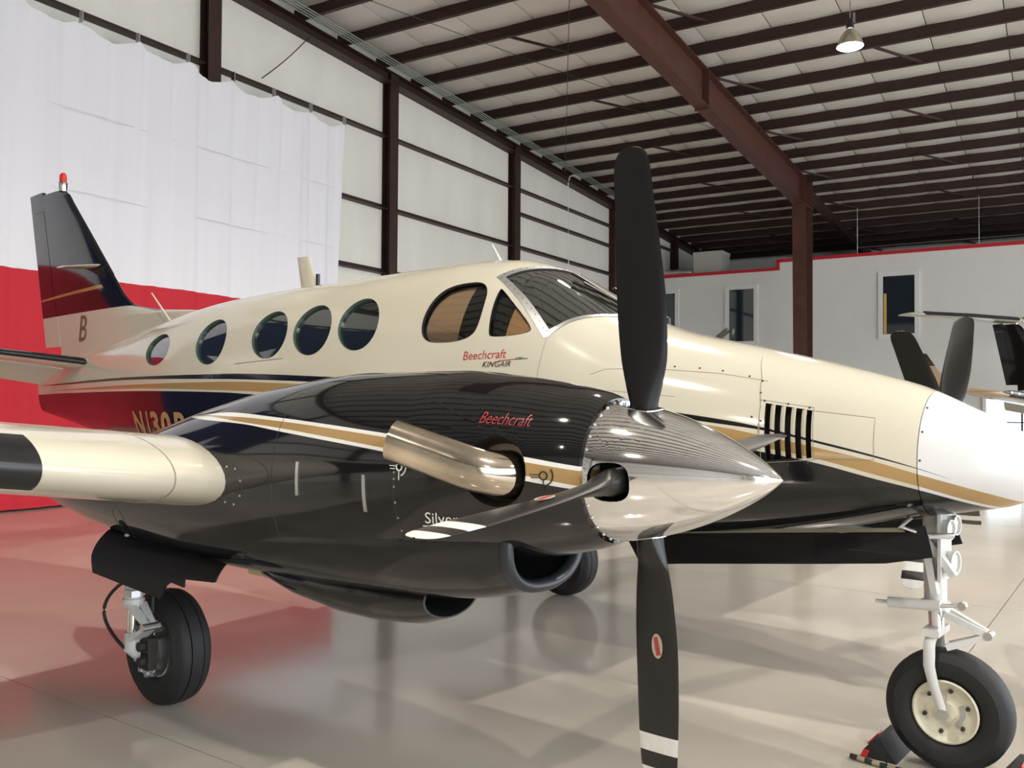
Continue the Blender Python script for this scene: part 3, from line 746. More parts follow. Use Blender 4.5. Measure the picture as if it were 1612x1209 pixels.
# ---- fin
FS = [(-10.02, 1.95), (-9.97, 2.34), (-10.49, 4.24), (-9.62, 4.19), (-9.5, 4.15), (-7.98, 2.73), (-7.7, 2.66), (-6.48, 2.60), (-6.6, 2.5)]
fin = MB(); R = []
def fin_le(z):
    return make_interp([2.4, 2.60, 2.66, 2.735, 2.85, 3.0, 3.2, 3.6, 4.0, 4.14, 4.2], [-6.3, -6.6, -7.35, -7.85, -8.07, -8.24, -8.455, -8.88, -9.31, -9.46, -9.6])(z)
def fin_te(z): return -9.97-.52*(z-2.34)/1.9 if z > 2.34 else -9.97
zs = lin(2.0, 2.60, 8)+lin(2.61, 2.75, 16)+lin(2.77, 4.14, 50)+[4.17, 4.195]
def fin_sec(z, x0, x1, le, te, tk):
    up = []; n = 14
    for i in range(n+1):
        t = .5-.5*math.cos(math.pi*i/n); x = x0+(x1-x0)*t; c = (le-x)/(le-te); c = min(max(c, 0), 1)
        h = tk*(le-te)*(1.485*math.sqrt(c)-.63*c-1.758*c*c+1.4215*c**3-.5075*c**4)/1.0*.5
        up.append((x, max(h, .0015)))
    return [(x, -h, z) for x, h in up]+[(x, h, z) for x, h in up[::-1]]
def tk(z): return .11 if z > 2.9 else .05+.06*max(0, (z-2.6)/.3)
def hinge(z): return fin_te(z)+.42-.03*(z-2.3)
m = MB(); m.rings([fin_sec(z, fin_le(z), hinge(z)+.008, fin_le(z), fin_te(z), tk(z)) for z in zs])
fo = m.build('vertical_fin', 'fin_paint', AC, True, sharp=50)
m = MB(); m.rings([fin_sec(z, hinge(z)-.006, fin_te(z), fin_le(z), fin_te(z), tk(z)) for z in lin(2.36, 3.996, 40)])
ru = m.build('rudder', 'fin_paint', fo, True, sharp=50)
m = MB(); m.rings([fin_sec(z, hinge(z)+.02, fin_te(z), fin_le(z), fin_te(z), tk(z)) for z in lin(4.0, 4.235, 6)])
rt = m.build('rudder_horn', 'fin_paint', fo, True, sharp=50)
for o in (fo, ru, rt):
    set_attr(o, 'fin_line', lambda p: p.z-(2.735+.012*(p.x+8)-.10*max(0, min(1, (p.x+7.95)/.6))))
    set_attr(o, 'gl_top', lambda p: p.z-(2.98+.04*(p.x+9)) if p.x < -8.45 else 1); set_attr(o, 'gl_bot', lambda p: p.z-(2.945+.03*(p.x+9)))
m = MB(); m.rings([[(fin_le(z)+.006-d, s_*(.001+.5*tk(z)*1.3*math.sqrt(max(d, 0)*(1.2)))+s_*.003, z) for d, s_ in ((.10, -1), (.05, -1), (.015, -1), (0, -1), (0, 1), (.015, 1), (.05, 1), (.10, 1))] for z in lin(3.1, 4.12, 20)])
m.build('deice_boot', 'rubber_boot', fo, True)
be = MB().lathe([(0, .045), (.06, .05), (.10, .05)], (-9.60, 0, 4.18), (0, 0, 1), 16, cap=(True, True)).build('beacon_base', 'chrome', fo, True)
MB().lathe([(0, .04), (.05, .042), (.09, .036), (.11, .02), (.115, .001)], (-9.60, 0, 4.285), (0, 0, 1), 16).build('beacon', 'beacon_red', fo, True)
m = MB(); m.rings([[(-8.95+.02*math.cos(q), -.09-t*.34, 3.21+.02*math.sin(q)) if False else (-8.75-.16*t+.20*math.cos(q)*(1-.45*t), -.05-t*.26, 3.215+.022*math.sin(q)*(1-.5*t)-.02*t) for q in [2*math.pi*j/14 for j in range(14)]] for t in lin(0, 1, 5)])
m.build('vor_antenna', 'cream_paint', fo, True)
bm = text_bm('B', .42, .25)
for v in bm.verts: v.co = Vector((-9.10+v.co.x*.85, -.075-.002, 2.40+v.co.y))
zf = lambda x, z: .5*tk(z)*(fin_le(z)-fin_te(z))
for v in bm.verts:
    x, z = v.co.x, v.co.z; le, te = fin_le(z), fin_te(z); c = (le-x)/(le-te)
    h = tk(z)*(le-te)*(1.485*math.sqrt(c)-.63*c-1.758*c*c+1.4215*c**3-.5075*c**4)*.5; v.co.y = -h-.006
bm_obj('emblem', bm, 'letter_brown', fo, False)

# ---- lifting surfaces
def airfoil(le, z, c, t, n=22, camber=.02):
    P = []
    def yt(x): return 5*t*(.2969*math.sqrt(x)-.126*x-.3516*x*x+.2843*x**3-.1036*x**4)
    for i in range(n+1):
        x = .5*(1+math.cos(math.pi*i/n)); P.append((le-x*c, z+c*(yt(x)+camber*4*x*(1-x))))
    for i in range(1, n):
        x = .5*(1-math.cos(math.pi*i/n)); P.append((le-x*c, z+c*(-yt(x)+camber*4*x*(1-x))))
    return P
def wing(name, st, m, parent, boot=None, n=22):
    """st: (y, le_x, z, chord, thickness)"""
    mb = MB(); mb.rings([[(x, y, z) for x, z in airfoil(le, zz, c, t, n)] for y, le, zz, c, t in st])
    o = mb.build(name, m, parent, True, sharp=40)
    if boot:
        def I(y):
            q = sorted(st)
            for a, b in zip(q, q[1:]):
                if a[0] <= y <= b[0]: t = (y-a[0])/(b[0]-a[0]); return [a[k]+(b[k]-a[k])*t for k in range(1, 5)]
        R = []
        for y in lin(boot[0], boot[1], 40):
            le, zz, c, t = I(y); P = airfoil(le, zz, c, t, 40); k = 40; w_ = boot[2]
            sec = P[k-w_-1:k+w_]; cxx, czz = le-c*.18, zz
            R.append([(x+(x-cxx)*.015+.003, y, z+(z-czz)*.035) for x, z in sec]+[(le-.09, y, zz+.01), (le-.09, y, zz-.01)])
        MB().rings(R).build('deice_boot', 'rubber_boot', o, True, sharp=60)
    return o
dih = .1228
W0 = (-2.05, -2.48, 1.375, 2.05, .16)
wst = [(-2.0, -2.47, 1.327, 2.1, .17), (-2.36, -2.48, 1.370, 2.05, .165), (-5.0, -2.60, 1.370+dih*2.64, 1.56, .14), (-7.45, -2.72, 1.370+dih*5.09, 1.10, .12), (-7.62, -2.80, 1.370+dih*5.26, .95, .10), (-7.68, -2.95, 1.370+dih*5.32, .65, .06)]
wr_ = wing('wing', wst, 'cream_paint', AC, (-3.17, -7.2, 7))
sm_ = MB()
I = lambda y: [make_interp([s[0] for s in sorted(wst)], [s[k] for s in sorted(wst)])(y) for k in range(1, 5)]
for y in (-2.62,):
    le, zz, c, t = I(y); P = airfoil(le, zz, c, t, 30); sm_.tube([(x+.001, y, z) for x, z in P[10:52]], .0022, 4)
sm_.build('panel_seam', 'seam', wr_)
wing('inboard_wing', [(-.45, -2.35, 1.16, 2.5, .16), (-1.3, -2.40, 1.25, 2.35, .165), (-2.0, -2.47, 1.327, 2.1, .17)], 'cream_paint', AC)
sst = [(-.10, -8.16, 2.115, 1.25, .10), (-.27, -8.30, 2.135, 1.2, .10), (-1.0, -8.68, 2.225, 1.05, .10), (-2.55, -9.12, 2.41, .70, .10), (-2.63, -9.25, 2.42, .45, .08)]
HF = .50                         # elevator hinge, the elevator hangs down with the controls free
def split_section(le, z, c, t, front):
    P = []
    yt = lambda x: 5*t*(.2969*math.sqrt(x)-.126*x-.3516*x*x+.2843*x**3-.1036*x**4)
    fr = [HF*(.5-.5*math.cos(math.pi*i/14)) for i in range(15)] if front else [HF+.012+(1-HF-.012)*i/8 for i in range(9)]
    for sgn, seq in ((1, fr[::-1]), (-1, fr[1:] if front else fr)):
        for x in seq:
            dz = 0 if front else -.36*(x-HF)*c
            P.append((le-x*c, z+dz+sgn*c*max(yt(x), .002)))
    return P
st_ = wing('horizontal_stabilizer', sst, 'cream_paint', AC, (-.29, -2.5, 6))
old = st_.data; st_.data = MB().rings([[(x, y, z) for x, z in split_section(le, zz, c, t, True)] for y, le, zz, c, t in sst]).build('tmp', 'cream_paint').data
for q in [o for o in COL.objects if o.name.startswith('tmp')]: bpy.data.objects.remove(q)
st_.data.polygons.foreach_set('use_smooth', [True]*len(st_.data.polygons)); st_.data.set_sharp_from_angle(angle=math.radians(40))
MB().rings([[(x, y, z) for x, z in split_section(le, zz, c, t, False)] for y, le, zz, c, t in sst[1:]]).build('elevator', 'cream_paint', st_, True)

# ---- nacelle
C_WT = make_interp([-3.2, -3.10, -2.63, -2.19, -1.415, -.863, -.645], [1.655, 1.661, 1.688, 1.671, 1.615, 1.557, 1.527])
C_G1 = make_interp([-3.2, -2.88, -2.50, -2.177, -1.41, -.86, -.645], [1.64, 1.672, 1.668, 1.656, 1.600, 1.539, 1.512])
C_G0 = make_interp([-3.2, -2.88, -2.468, -2.155, -1.398, -.857, -.645], [1.66, 1.666, 1.646, 1.627, 1.557, 1.492, 1.460])
C_WB = make_interp([-3.2, -3.05, -2.46, -2.145, -1.394, -.857, -.645], [1.663, 1.655, 1.638, 1.613, 1.543, 1.474, 1.446])
nbm = body_mesh(NAC, lin(-.645, -5.4, 200), 96)
# exhaust port and lower scoop mouth
EXO = Vector((-.955, -2.25, 1.497))
P = [EXO+Vector((.125*math.cos(q), 0, .125*math.sin(q))) for q in [2*math.pi*j/28 for j in range(28)]]
ep, er = cut_opening(nbm, P, (0, -1, 0), .05)
nac = bm_obj('engine_nacelle', nbm, 'nacelle_paint', AC, True, 40)
for nm, c in (('w_top', C_WT), ('g_top', C_G1), ('g_bot', C_G0), ('w_bot', C_WB)): set_attr(nac, nm, lambda p, c=c: p.z-c(p.x))
bm_obj('port_floor', ep, 'exhaust_inside', nac); bm_obj('port_edge', er, 'seal_black', nac, False)
# exhaust stack: elbow leaving the port outward, then swept back and up
pth = []; rr = []
for t in lin(0, 1, 22):
    a = min(1, t/.45)*math.radians(72)
    pth.append(t)
A = Vector((-.945, -2.16, 1.485)); cur = A.copy(); dirv = Vector((0, -1, 0)); pts = [cur.copy()]; end = Vector((-.86, -.36, .29)).normalized()
for i in range(20):
    t = min(1, i/9); d = (Vector((.12, -1, -.02)).normalized()*(1-t)+end*t).normalized(); cur = cur+d*.0262; pts.append(cur.copy())
rad_ = [.094, .092, .090, .087, .084, .081]+[.079-.0003*i for i in range(21)]
ring = []
ex = MB()
R = []
for i, p in enumerate(pts):
    tdir = (pts[min(i+1, len(pts)-1)]-pts[max(i-1, 0)]).normalized(); u_ = tdir.cross(Vector((0, 0, 1))).normalized(); v_ = u_.cross(tdir)
    fl_ = min(1, i/12); ra = rad_[i]*(1-.10*fl_); rbv = rad_[i]*(1+.02*fl_)
    R.append([p+u_*math.cos(q)*ra+v_*math.sin(q)*rbv for q in [2*math.pi*j/32 for j in range(32)]])
ex.rings(R, True, (False, False)); exo = ex.build('exhaust_stack', 'exhaust_metal', nac, True, sharp=60)
R2 = [[p+(pts[i]-p)*.05 for p in R[i]] for i in range(len(R)-1, 8, -1)]
MB().rings(R2, True, (False, True)).build('exhaust_bore', 'exhaust_inside', nac, True)
MB().rings([R[-1], [p+(pts[-1]-p)*.05 for p in R[-1]]], True, (False, False)).build('exhaust_rim', 'exhaust_metal', nac)
MB().rings([[EXO+Vector((0, .045-.05*k, 0))+Vector((.132*math.cos(q)*(1-.04*k), 0, .132*math.sin(q)*(1-.04*k))) for q in [2*math.pi*j/28 for j in range(28)]] for k in (0, .6)], True, (False, False)).build('port_ring', 'seal_black', nac, True)
# chin intake: lofted scoop with a rubber lip
ISC = Body([(-1.0, 1.36, 1.025, .24, 1.21, 2.2, 2.3), (-1.15, 1.37, .98, .29, 1.21, 2.2, 2.3), (-1.5, 1.36, .93, .36, 1.20, 2.2, 2.3), (-2.1, 1.35, .905, .39, 1.2, 2.2, 2.3), (-2.8, 1.30, .90, .36, 1.2, 2.2, 2.2), (-3.3, 1.25, .96, .25, 1.15, 2, 2)], -1.94)
ib = body_mesh(ISC, lin(-1.0, -3.3, 60), 64, cap0=False, cap1=True); bm_obj('intake_scoop', ib, 'black_paint', nac, True, 50)
LIPX = -.97
def lip_pt(q, k=1.0):
    # mouth leans back towards the top
    zt, zb, hw, zm = 1.34, 1.035, .23, 1.20
    c, s = math.cos(q), math.sin(q); e = 2/2.3
    y = hw*k*math.copysign(abs(c)**e, c); z = zm+((zt-zm) if s > 0 else (zm-zb))*k*math.copysign(abs(s)**e, s)
    return Vector((-1.0+.10*(1.2-z)/.2*.0, -1.94+y, z))
R = []
for q in [2*math.pi*j/56 for j in range(56)]:
    p = lip_pt(q); cc = Vector((p.x, -1.94, 1.19)); o_ = (p-cc).normalized()
    R.append([p+o_*(.026*math.cos(a)-.006)+Vector((.034*math.sin(a), 0, 0)) for a in [2*math.pi*i/12 for i in range(12)]])
R.append(R[0]); MB().rings(R, True, (False, False)).build('intake_lip', 'lip_rubber', nac, True, sharp=80)
MB().rings([[lip_pt(q, .95)+Vector((dx, 0, 0)) for q in [2*math.pi*j/40 for j in range(40)]] for dx in (.0, -.10, -.3)], True, (False, True)).build('intake_duct', 'seal_black', nac, True)
# oil cooler scoop under the nacelle
R = []; Y = -1.94
for x, zt, zb, hw in ((-1.48, 1.0, .84, .17), (-1.6, 1.0, .80, .21), (-1.8, 1.0, .778, .235), (-2.05, 1.0, .778, .24), (-2.35, 1.0, .81, .22), (-2.6, 1.0, .86, .17), (-2.78, 1.0, .91, .06)):
    zm = .93; R.append([(x, Y+hw*math.cos(q), zm+((zt-zm) if math.sin(q) > 0 else (zm-zb))*math.sin(q)) for q in [2*math.pi*j/36 for j in range(36)]])
MB().rings(R, True, (False, True)).build('oil_cooler_scoop', 'black_paint', nac, True)
MB().rings([[(x, Y+(y-Y)*.93, .93+(z-.93)*.93) for x, y, z in R[0]], [(-1.78, Y+(y-Y)*.8, .93+(z-.93)*.8) for x, y, z in R[0]]], True, (False, True)).build('scoop_mouth', 'hollow_black', nac, True)
MB().rings([R[0], [(x, Y+(y-Y)*.93, .93+(z-.93)*.93) for x, y, z in R[0]]], True, (False, False)).build('scoop_rim', 'black_satin', nac)
# seams, latches, screws and markings on the nacelle
nm_ = MB()
for xx, z0, z1 in ((-2.14, 1.78, 1.0), (-1.405, 1.55, 1.12)):
    skin_line(nm_, NAC, [(xx, z0), (xx, z1)], .0016)
skin_line(nm_, NAC, [(-2.45+.1*math.cos(q), 1.36+.1*math.sin(q)) for q in [2*math.pi*j/24 for j in range(25)]], .0015)
skin_line(nm_, NAC, [(-3.62+.06*math.cos(q), 1.08+.09*math.sin(q)) for q in [2*math.pi*j/24 for j in range(25)]], .0015)
tag(nm_.build('panel_seam', 'seam_dark', nac), kind='stuff')
p = surf(NAC, -3.62, 1.08, 0); MB().lathe([(-.005, .028), (.003, .028)], p, (-.1, -1, -.3), 16, cap=(True, True)).build('drain_hole', 'hollow_black', nac)
for lx, lz, lh in ((-1.962, 1.42, .14), (-1.56, 1.385, .145)):
    R = []
    for t in lin(0, 1, 8):
        z = lz+lh*(.5-t); R.append([surf(NAC, lx-.009, z, .001), surf(NAC, lx+.009, z, .001), surf(NAC, lx+.009, z, .004), surf(NAC, lx-.009, z, .004)])
    la = MB().rings(R).build('cowl_latch', 'aluminium', nac)
sc2 = MB()
for i, z in enumerate((1.50, 1.475, 1.45, 1.42, 1.36, 1.30, 1.25, 1.20, 1.17, 1.14)):
    p = surf(NAC, -1.40, z, 0); n = surf(NAC, -1.40, z, 1)-p; sc2.lathe([(-.001, .005), (.003, .004)], p, n, 7, cap=(False, True))
for j in range(8):
    q = 2*math.pi*j/8+.3; p = surf(NAC, -2.45+.088*math.cos(q), 1.36+.088*math.sin(q), 0); n = Vector((0, -1, 0)); sc2.lathe([(-.001, .006), (.003, .005)], p, n, 7, cap=(False, True))
tag(sc2.build('cowl_screw', 'aluminium', nac, True), kind='stuff')
skin_text('lettering', 'Beechcraft', .060, -1.055, 1.668, NAC, 'letter_dark_red', nac, .2, -.05, width=.21)
skin_text('lettering', 'Silver', .062, -1.278, 1.290, NAC, 'letter_white', nac, .25, .02, width=.155)
sw = MB(); skin_line(sw, NAC, [(-1.29, 1.278), (-1.14, 1.284)], .0025, off=.002); sw.build('lettering_rule', 'letter_white', nac)
def pin_mark(x, z, m):
    g = MB(); skin_line(g, NAC, [(x+.014*math.cos(q), z+.014*math.sin(q)) for q in [2*math.pi*j/16 for j in range(17)]], .003, off=.0015, step=.01)
    skin_line(g, NAC, [(x, z-.016), (x, z-.05)], .0025, off=.0015); skin_line(g, NAC, [(x-.05, z+.003), (x-.018, z+.003)], .0018, off=.0015); skin_line(g, NAC, [(x-.045, z-.008), (x-.02, z-.008)], .0018, off=.0015)
    skin_line(g, NAC, [(x+.034*math.cos(q), z+.034*math.sin(q)) for q in [math.radians(d) for d in range(-70, 41, 10)]], .003, off=.0015, step=.01)
    g.build('tow_mark', m, nac)
pin_mark(-.765, 1.492, 'letter_black'); pin_mark(-1.375, 1.497, 'letter_white')

# ---- propeller
HUB = Vector((-.535, -1.94, 1.50)); PHI = .0935
pr_ = empty('propeller', (0, 0, 0), 0, AC)
SP0, SP1 = -.655, -.035
def sp_r(x):
    t = (x-SP0)/(SP1-SP0); return .252*(1-t**1.62)**.83 if t < 1 else 0
sbm = bmesh.new(); xs = lin(SP0, -.10, 60)+[SP1-.065*(1-i/16)**2 for i in range(1, 16)]; rings = []
for x in xs: rings.append([sbm.verts.new((x, HUB.y+sp_r(x)*math.cos(q), HUB.z+sp_r(x)*math.sin(q))) for q in [2*math.pi*j/96 for j in range(96)]])
for i in range(len(xs)-1):
    for j in range(96): sbm.faces.new((rings[i][j], rings[i][(j+1) % 96], rings[i+1][(j+1) % 96], rings[i+1][j]))
tipv = sbm.verts.new((SP1, HUB.y, HUB.z))
for j in range(96): sbm.faces.new((rings[-1][j], rings[-1][(j+1) % 96], tipv))
bmesh.ops.recalc_face_normals(sbm, faces=sbm.faces)
REV = []
for k in range(4):
    an = PHI+k*math.pi/2; ax = Vector((0, -math.sin(an), math.cos(an))); tn = Vector((0, math.cos(an), math.sin(an)))
    cx = -.545; P = []
    for j in range(28):
        q = 2*math.pi*j/28; ux = .075*math.copysign(abs(math.cos(q))**.75, math.cos(q)); uy = .066*math.copysign(abs(math.sin(q))**.75, math.sin(q))
        P.append(HUB+ax*.25+Vector((1, 0, 0))*(cx-HUB.x+ux)+tn*uy)
    REV.append(cut_opening(sbm, P, ax, .02))
bm_obj('spinner', sbm, 'polished_metal', pr_, True, 50)
for a, b in REV: a.free(); bm_obj('cutout_edge', b, 'polished_metal', pr_, False)
MB().lathe([(-.10, .15), (.02, .15), (.10, .12), (.2, .07)], (HUB.x, HUB.y, HUB.z), (1, 0, 0), 32, cap=(True, True)).build('hub', 'hollow_black', pr_, True)
MB().lathe([(0, .245), (0, .10)], (SP0+.002, HUB.y, HUB.z), (1, 0, 0), 48).build('back_plate', 'seal_black', pr_)
scr = MB().lathe([(-.002, .0065), (.004, .005)], (0, 0, 0), (0, 0, 1), 8, cap=(False, True)).build('spinner_screw', 'aluminium', pr_, True); f0 = True
for j in range(32):
    q = 2*math.pi*j/32+.05; o = scr if f0 else link(scr.copy(), pr_); f0 = False
    o.location = (SP0+.022, HUB.y+sp_r(SP0+.022)*math.cos(q), HUB.z+sp_r(SP0+.022)*math.sin(q)); o.rotation_euler = (q-math.pi/2, 0, 0)
c_f = make_interp([.14, .22, .30, .42, .60, .80, .98, 1.06, 1.10, 1.125, 1.138, 1.143], [.046, .048, .068, .094, .100, .090, .075, .068, .060, .046, .022, -.005])
c_r = make_interp([.14, .22, .30, .42, .60, .80, .98, 1.06, 1.10, 1.125, 1.138, 1.143], [-.046, -.048, -.062, -.078, -.085, -.084, -.082, -.080, -.073, -.058, -.033, -.010])
thk = make_interp([.14, .24, .36, .5, .8, 1.143], [.046, .046, .030, .019, .010, .004])
def blade_mesh():
    mb = MB(); rs = lin(.14, .5, 14)[:-1]+lin(.5, .955, 24)[:-1]+[.955, .987, 1.02, 1.04, 1.06, 1.08, 1.09, 1.10, 1.11, 1.118, 1.125, 1.131, 1.136, 1.14, 1.1425]
    n = 16; R = []
    for r_ in rs:
        tw = math.radians(22)*max(0, 1-r_/.95); a, b = c_r(r_), c_f(r_); h = thk(r_); row = []
        for s_ in (1, -1):
            for i in range(n):
                t = i/n if s_ == 1 else 1-i/n
                x = a+(b-a)*t; rd = math.sqrt(max(0, 1-(2*t-1)**2)); tt = rd*(1 if r_ < .26 else .9) ; y = s_*h*tt*(1 if r_ < .3 or s_ == -1 else .7)
                row.append((x*math.cos(tw)-y*math.sin(tw), x*math.sin(tw)+y*math.cos(tw), r_))
        R.append(row)
    k = len(mb.v); F = []; M = []
    for i in range(len(rs)-1):
        rm = (rs[i]+rs[i+1])/2
        for j in range(2*n):
            a = i*2*n+j; b = i*2*n+(j+1) % (2*n); F.append((a, b, b+2*n, a+2*n))
            face = j < n
            sl = 0
            st = ((rm-sl) > 1.08) or (.955 < rm-sl < 1.02)
            M.append((2 if st else 1) if face else 0)
    F.append(tuple(range(2*n-1, -1, -1))); M.append(0); F.append(tuple((len(rs)-1)*2*n+j for j in range(2*n))); M.append(0)
    mb.v = [p for r_ in R for p in r_]; mb.f = F; mb.m = M
    return mb
bo_ = blade_mesh().build('blade', ['blade_black', 'blade_grey', 'blade_white'], pr_, True, sharp=60)
dc = MB().add([(.018+.022*math.cos(q), 0.0, .62+.045*math.sin(q)) for q in [2*math.pi*j/20 for j in range(20)]]+[(.018+.022*math.cos(q), .0015, .62+.045*math.sin(q)) for q in [2*math.pi*j/20 for j in range(20)]], [tuple(range(20)), tuple(range(39, 19, -1))], 0)
dcal = dc.build('decal', 'decal_silver', pr_); ds = MB().prism([(.006, .0016, .59), (.022, .0016, .585), (.032, .0016, .65), (.014, .0016, .655)], (0, .0012, 0)).build('decal_band', 'decal_red', pr_)
for k in range(4):
    for src in (bo_, dcal, ds):
        o = src if k == 0 else link(src.copy(), pr_)
        an = PHI+k*math.pi/2; o.rotation_euler = (an, 0, 0)
        off = Vector((0, 0, 0)) if src is bo_ else Vector((0, math.cos(an), math.sin(an)))*.0155
        o.location = HUB+off

# ---- main gear (right)
mg = empty('main_gear', (0, 0, 0), 0, AC)
WX, WY, WZ = -3.73, -1.94, .325
def tire(name, c, r, wd, parent, groove=True, rim=.16):
    h = wd/2; P = [(-h*.62, rim), (-h*.80, rim+.02), (-h*.97, (rim+r)/2-.02), (-h, (rim+r)/2+.02), (-h*.93, r-.055), (-h*.76, r-.02), (-h*.62, r-.008)]
    if groove:
        for g in (-.33, 0, .33):
            pass
        P += [(-h*.36, r-.002), (-h*.345, r-.002), (-h*.335, r-.012), (-h*.30, r-.012), (-h*.29, r), (h*.29, r), (h*.30, r-.012), (h*.335, r-.012), (h*.345, r-.002), (h*.36, r-.002)]
    else: P += [(-h*.3, r), (h*.3, r)]
    P += [(-a, b) for a, b in P[6::-1]]
    return MB().lathe(P, c, (0, 1, 0), 56).build(name, 'tire_rubber', parent, True, sharp=35)
tire('tire', (WX, WY, WZ), .325, .235, mg)
MB().lathe([(-.07, .165), (-.075, .15), (-.04, .14), (-.035, .05), (-.06, .045), (-.06, .001)], (WX, WY, WZ), (0, 1, 0), 32).build('wheel_rim', 'wheel_cream', mg, True)
MB().lathe([(.07, .165), (.075, .15), (.04, .14), (.035, .05), (.06, .045), (.06, .001)], (WX, WY, WZ), (0, 1, 0), 32).build('wheel_rim', 'wheel_cream', mg, True)
bd = MB().lathe([(-.075, .14), (-.13, .14), (-.13, .09), (-.125, .06)], (WX, WY, WZ), (0, 1, 0), 40); bd.build('brake_disc', 'aluminium', mg, True, sharp=30)
for j in range(12):
    q = 2*math.pi*j/12; MB().box((WX+.135*math.cos(q)-.016, WY-.135, WZ+.135*math.sin(q)-.016), (WX+.135*math.cos(q)+.016, WY-.08, WZ+.135*math.sin(q)+.016)).build('brake_lug', 'aluminium', mg)
for q in (.6, -.5, 2.8):
    cc = Vector((WX+.08*math.cos(q), WY-.155, WZ+.08*math.sin(q))); MB().box(cc-Vector((.05, .03, .045)), cc+Vector((.05, .03, .045))).lathe([(0, .028), (.03, .026)], cc-Vector((0, .03, 0)), (0, -1, 0), 10, cap=(True, True)).build('brake_caliper', 'brake_dark', mg)
SX, SY = -3.75, -2.14
MB().tube([(SX, SY, .58), (SX, SY, 1.05)], .052, 18).lathe([(0, .06), (.03, .06)], (SX, SY, .60), (0, 0, 1), 18, cap=(True, True)).lathe([(0, .062), (.03, .062)], (SX, SY, .74), (0, 0, 1), 18, cap=(True, True)).build('oleo_cylinder', 'white_enamel', mg, True)
MB().tube([(SX, SY, .42), (SX, SY, .62)], .034, 16).build('oleo_piston', 'chrome', mg, True)
MB().tube([(SX, SY, .44), (SX, SY, .36), (SX+.01, SY+.03, .325), (WX, WY, .325)], [.045, .055, .05, .035], 14).build('axle_fork', 'white_enamel', mg, True)
for z0, z1, nm in ((.60, .50, 'a'), (.40, .50, 'b')):
    for dy in (-.035, .035): MB().bar((SX+.03, SY+dy, z0), (SX+.19, SY+dy*.3, z1), .022, .045, (0, 1, 0)).build('torque_link', 'white_enamel', mg)
MB().lathe([(-.05, .02), (.05, .02)], (SX+.19, SY, .50), (0, 1, 0), 10, cap=(True, True)).build('link_pin', 'aluminium', mg)
MB().tube([(SX-.17*math.sin(math.pi*t)**.8*(1 if t < .5 else 1)-.02*(1-t), SY-.05-.03*math.sin(math.pi*t), .72-.36*t) for t in lin(0, 1, 18)], .010, 7).build('brake_hose', 'cable_black', mg, True)
MB().tube([(SX+.10, SY+.06, .80), (SX+.10, SY+.06, .55)], .008, 6).build('brake_line', 'seam_dark', mg)
MB().box((SX+.02, SY-.07, .655), (SX+.11, SY-.02, .69)).box((SX-.09, SY-.05, .72), (SX+.09, SY+.02, .75)).build('line_clamp', 'aluminium', mg)
MB().bar((SX, SY+.05, .8), (-3.0, -1.94, 1.05), .04, .04).build('drag_brace', 'white_enamel', mg)
# gear door, outboard: follows measured outline
DY = -2.24
dr = [(-3.99, .995), (-3.93, .77), (-3.20, .725), (-3.15, .80), (-3.10, .825), (-2.98, .815), (-2.98, .855), (-2.72, .872), (-2.72, .955)]
dp = MB(); n_ = len(dr)
outer = [(x, DY, z) for x, z in dr]
gd = dp.prism(outer, (0, .012, 0)).build('gear_door', 'door_black', mg)
gb = bmesh.new(); gb.from_mesh(gd.data)
for zc in lin(.75, .98, 10): bmesh.ops.bisect_plane(gb, geom=list(gb.verts)+list(gb.edges)+list(gb.faces), plane_co=(0, 0, zc), plane_no=(0, 0, 1))
for v in gb.verts: v.co.y += -.05+.22*max(0, v.co.z-.83)**2/.03*.6
gb.to_mesh(gd.data); gb.free(); gd.data.polygons.foreach_set('use_smooth', [True]*len(gd.data.polygons)); gd.data.set_sharp_from_angle(angle=math.radians(40))
dr2 = [(-3.4, 1.0), (-3.35, .80), (-2.75, .83), (-2.55, .87), (-2.55, .96)]
MB().prism([(x, -1.72, z) for x, z in dr2], (0, .012, 0)).build('gear_door', 'chromate', mg)
MB().prism([(-2.80, -2.05, .95), (-2.78, -2.05, .875), (-2.50, -2.02, .865), (-2.48, -2.02, .94)], (0, .02, 0)).build('door_hinge', 'chromate', mg)

for o in (wr_, st_, nac, mg): mirror_tree(o, AC)
for o in [c for c in AC.children if c.name.startswith('inboard_wing')]: mirror_tree(o, AC)
pl_ = copy_tree(pr_, AC); pl_.location = (0, 0, 0)
PL = math.radians(52.5)-PHI
pl_.matrix_local = Matrix.Translation(Vector((0, 3.88, 0))) @ Matrix.Translation(HUB) @ Matrix.Rotation(PL, 4, 'X') @ Matrix.Translation(-HUB)

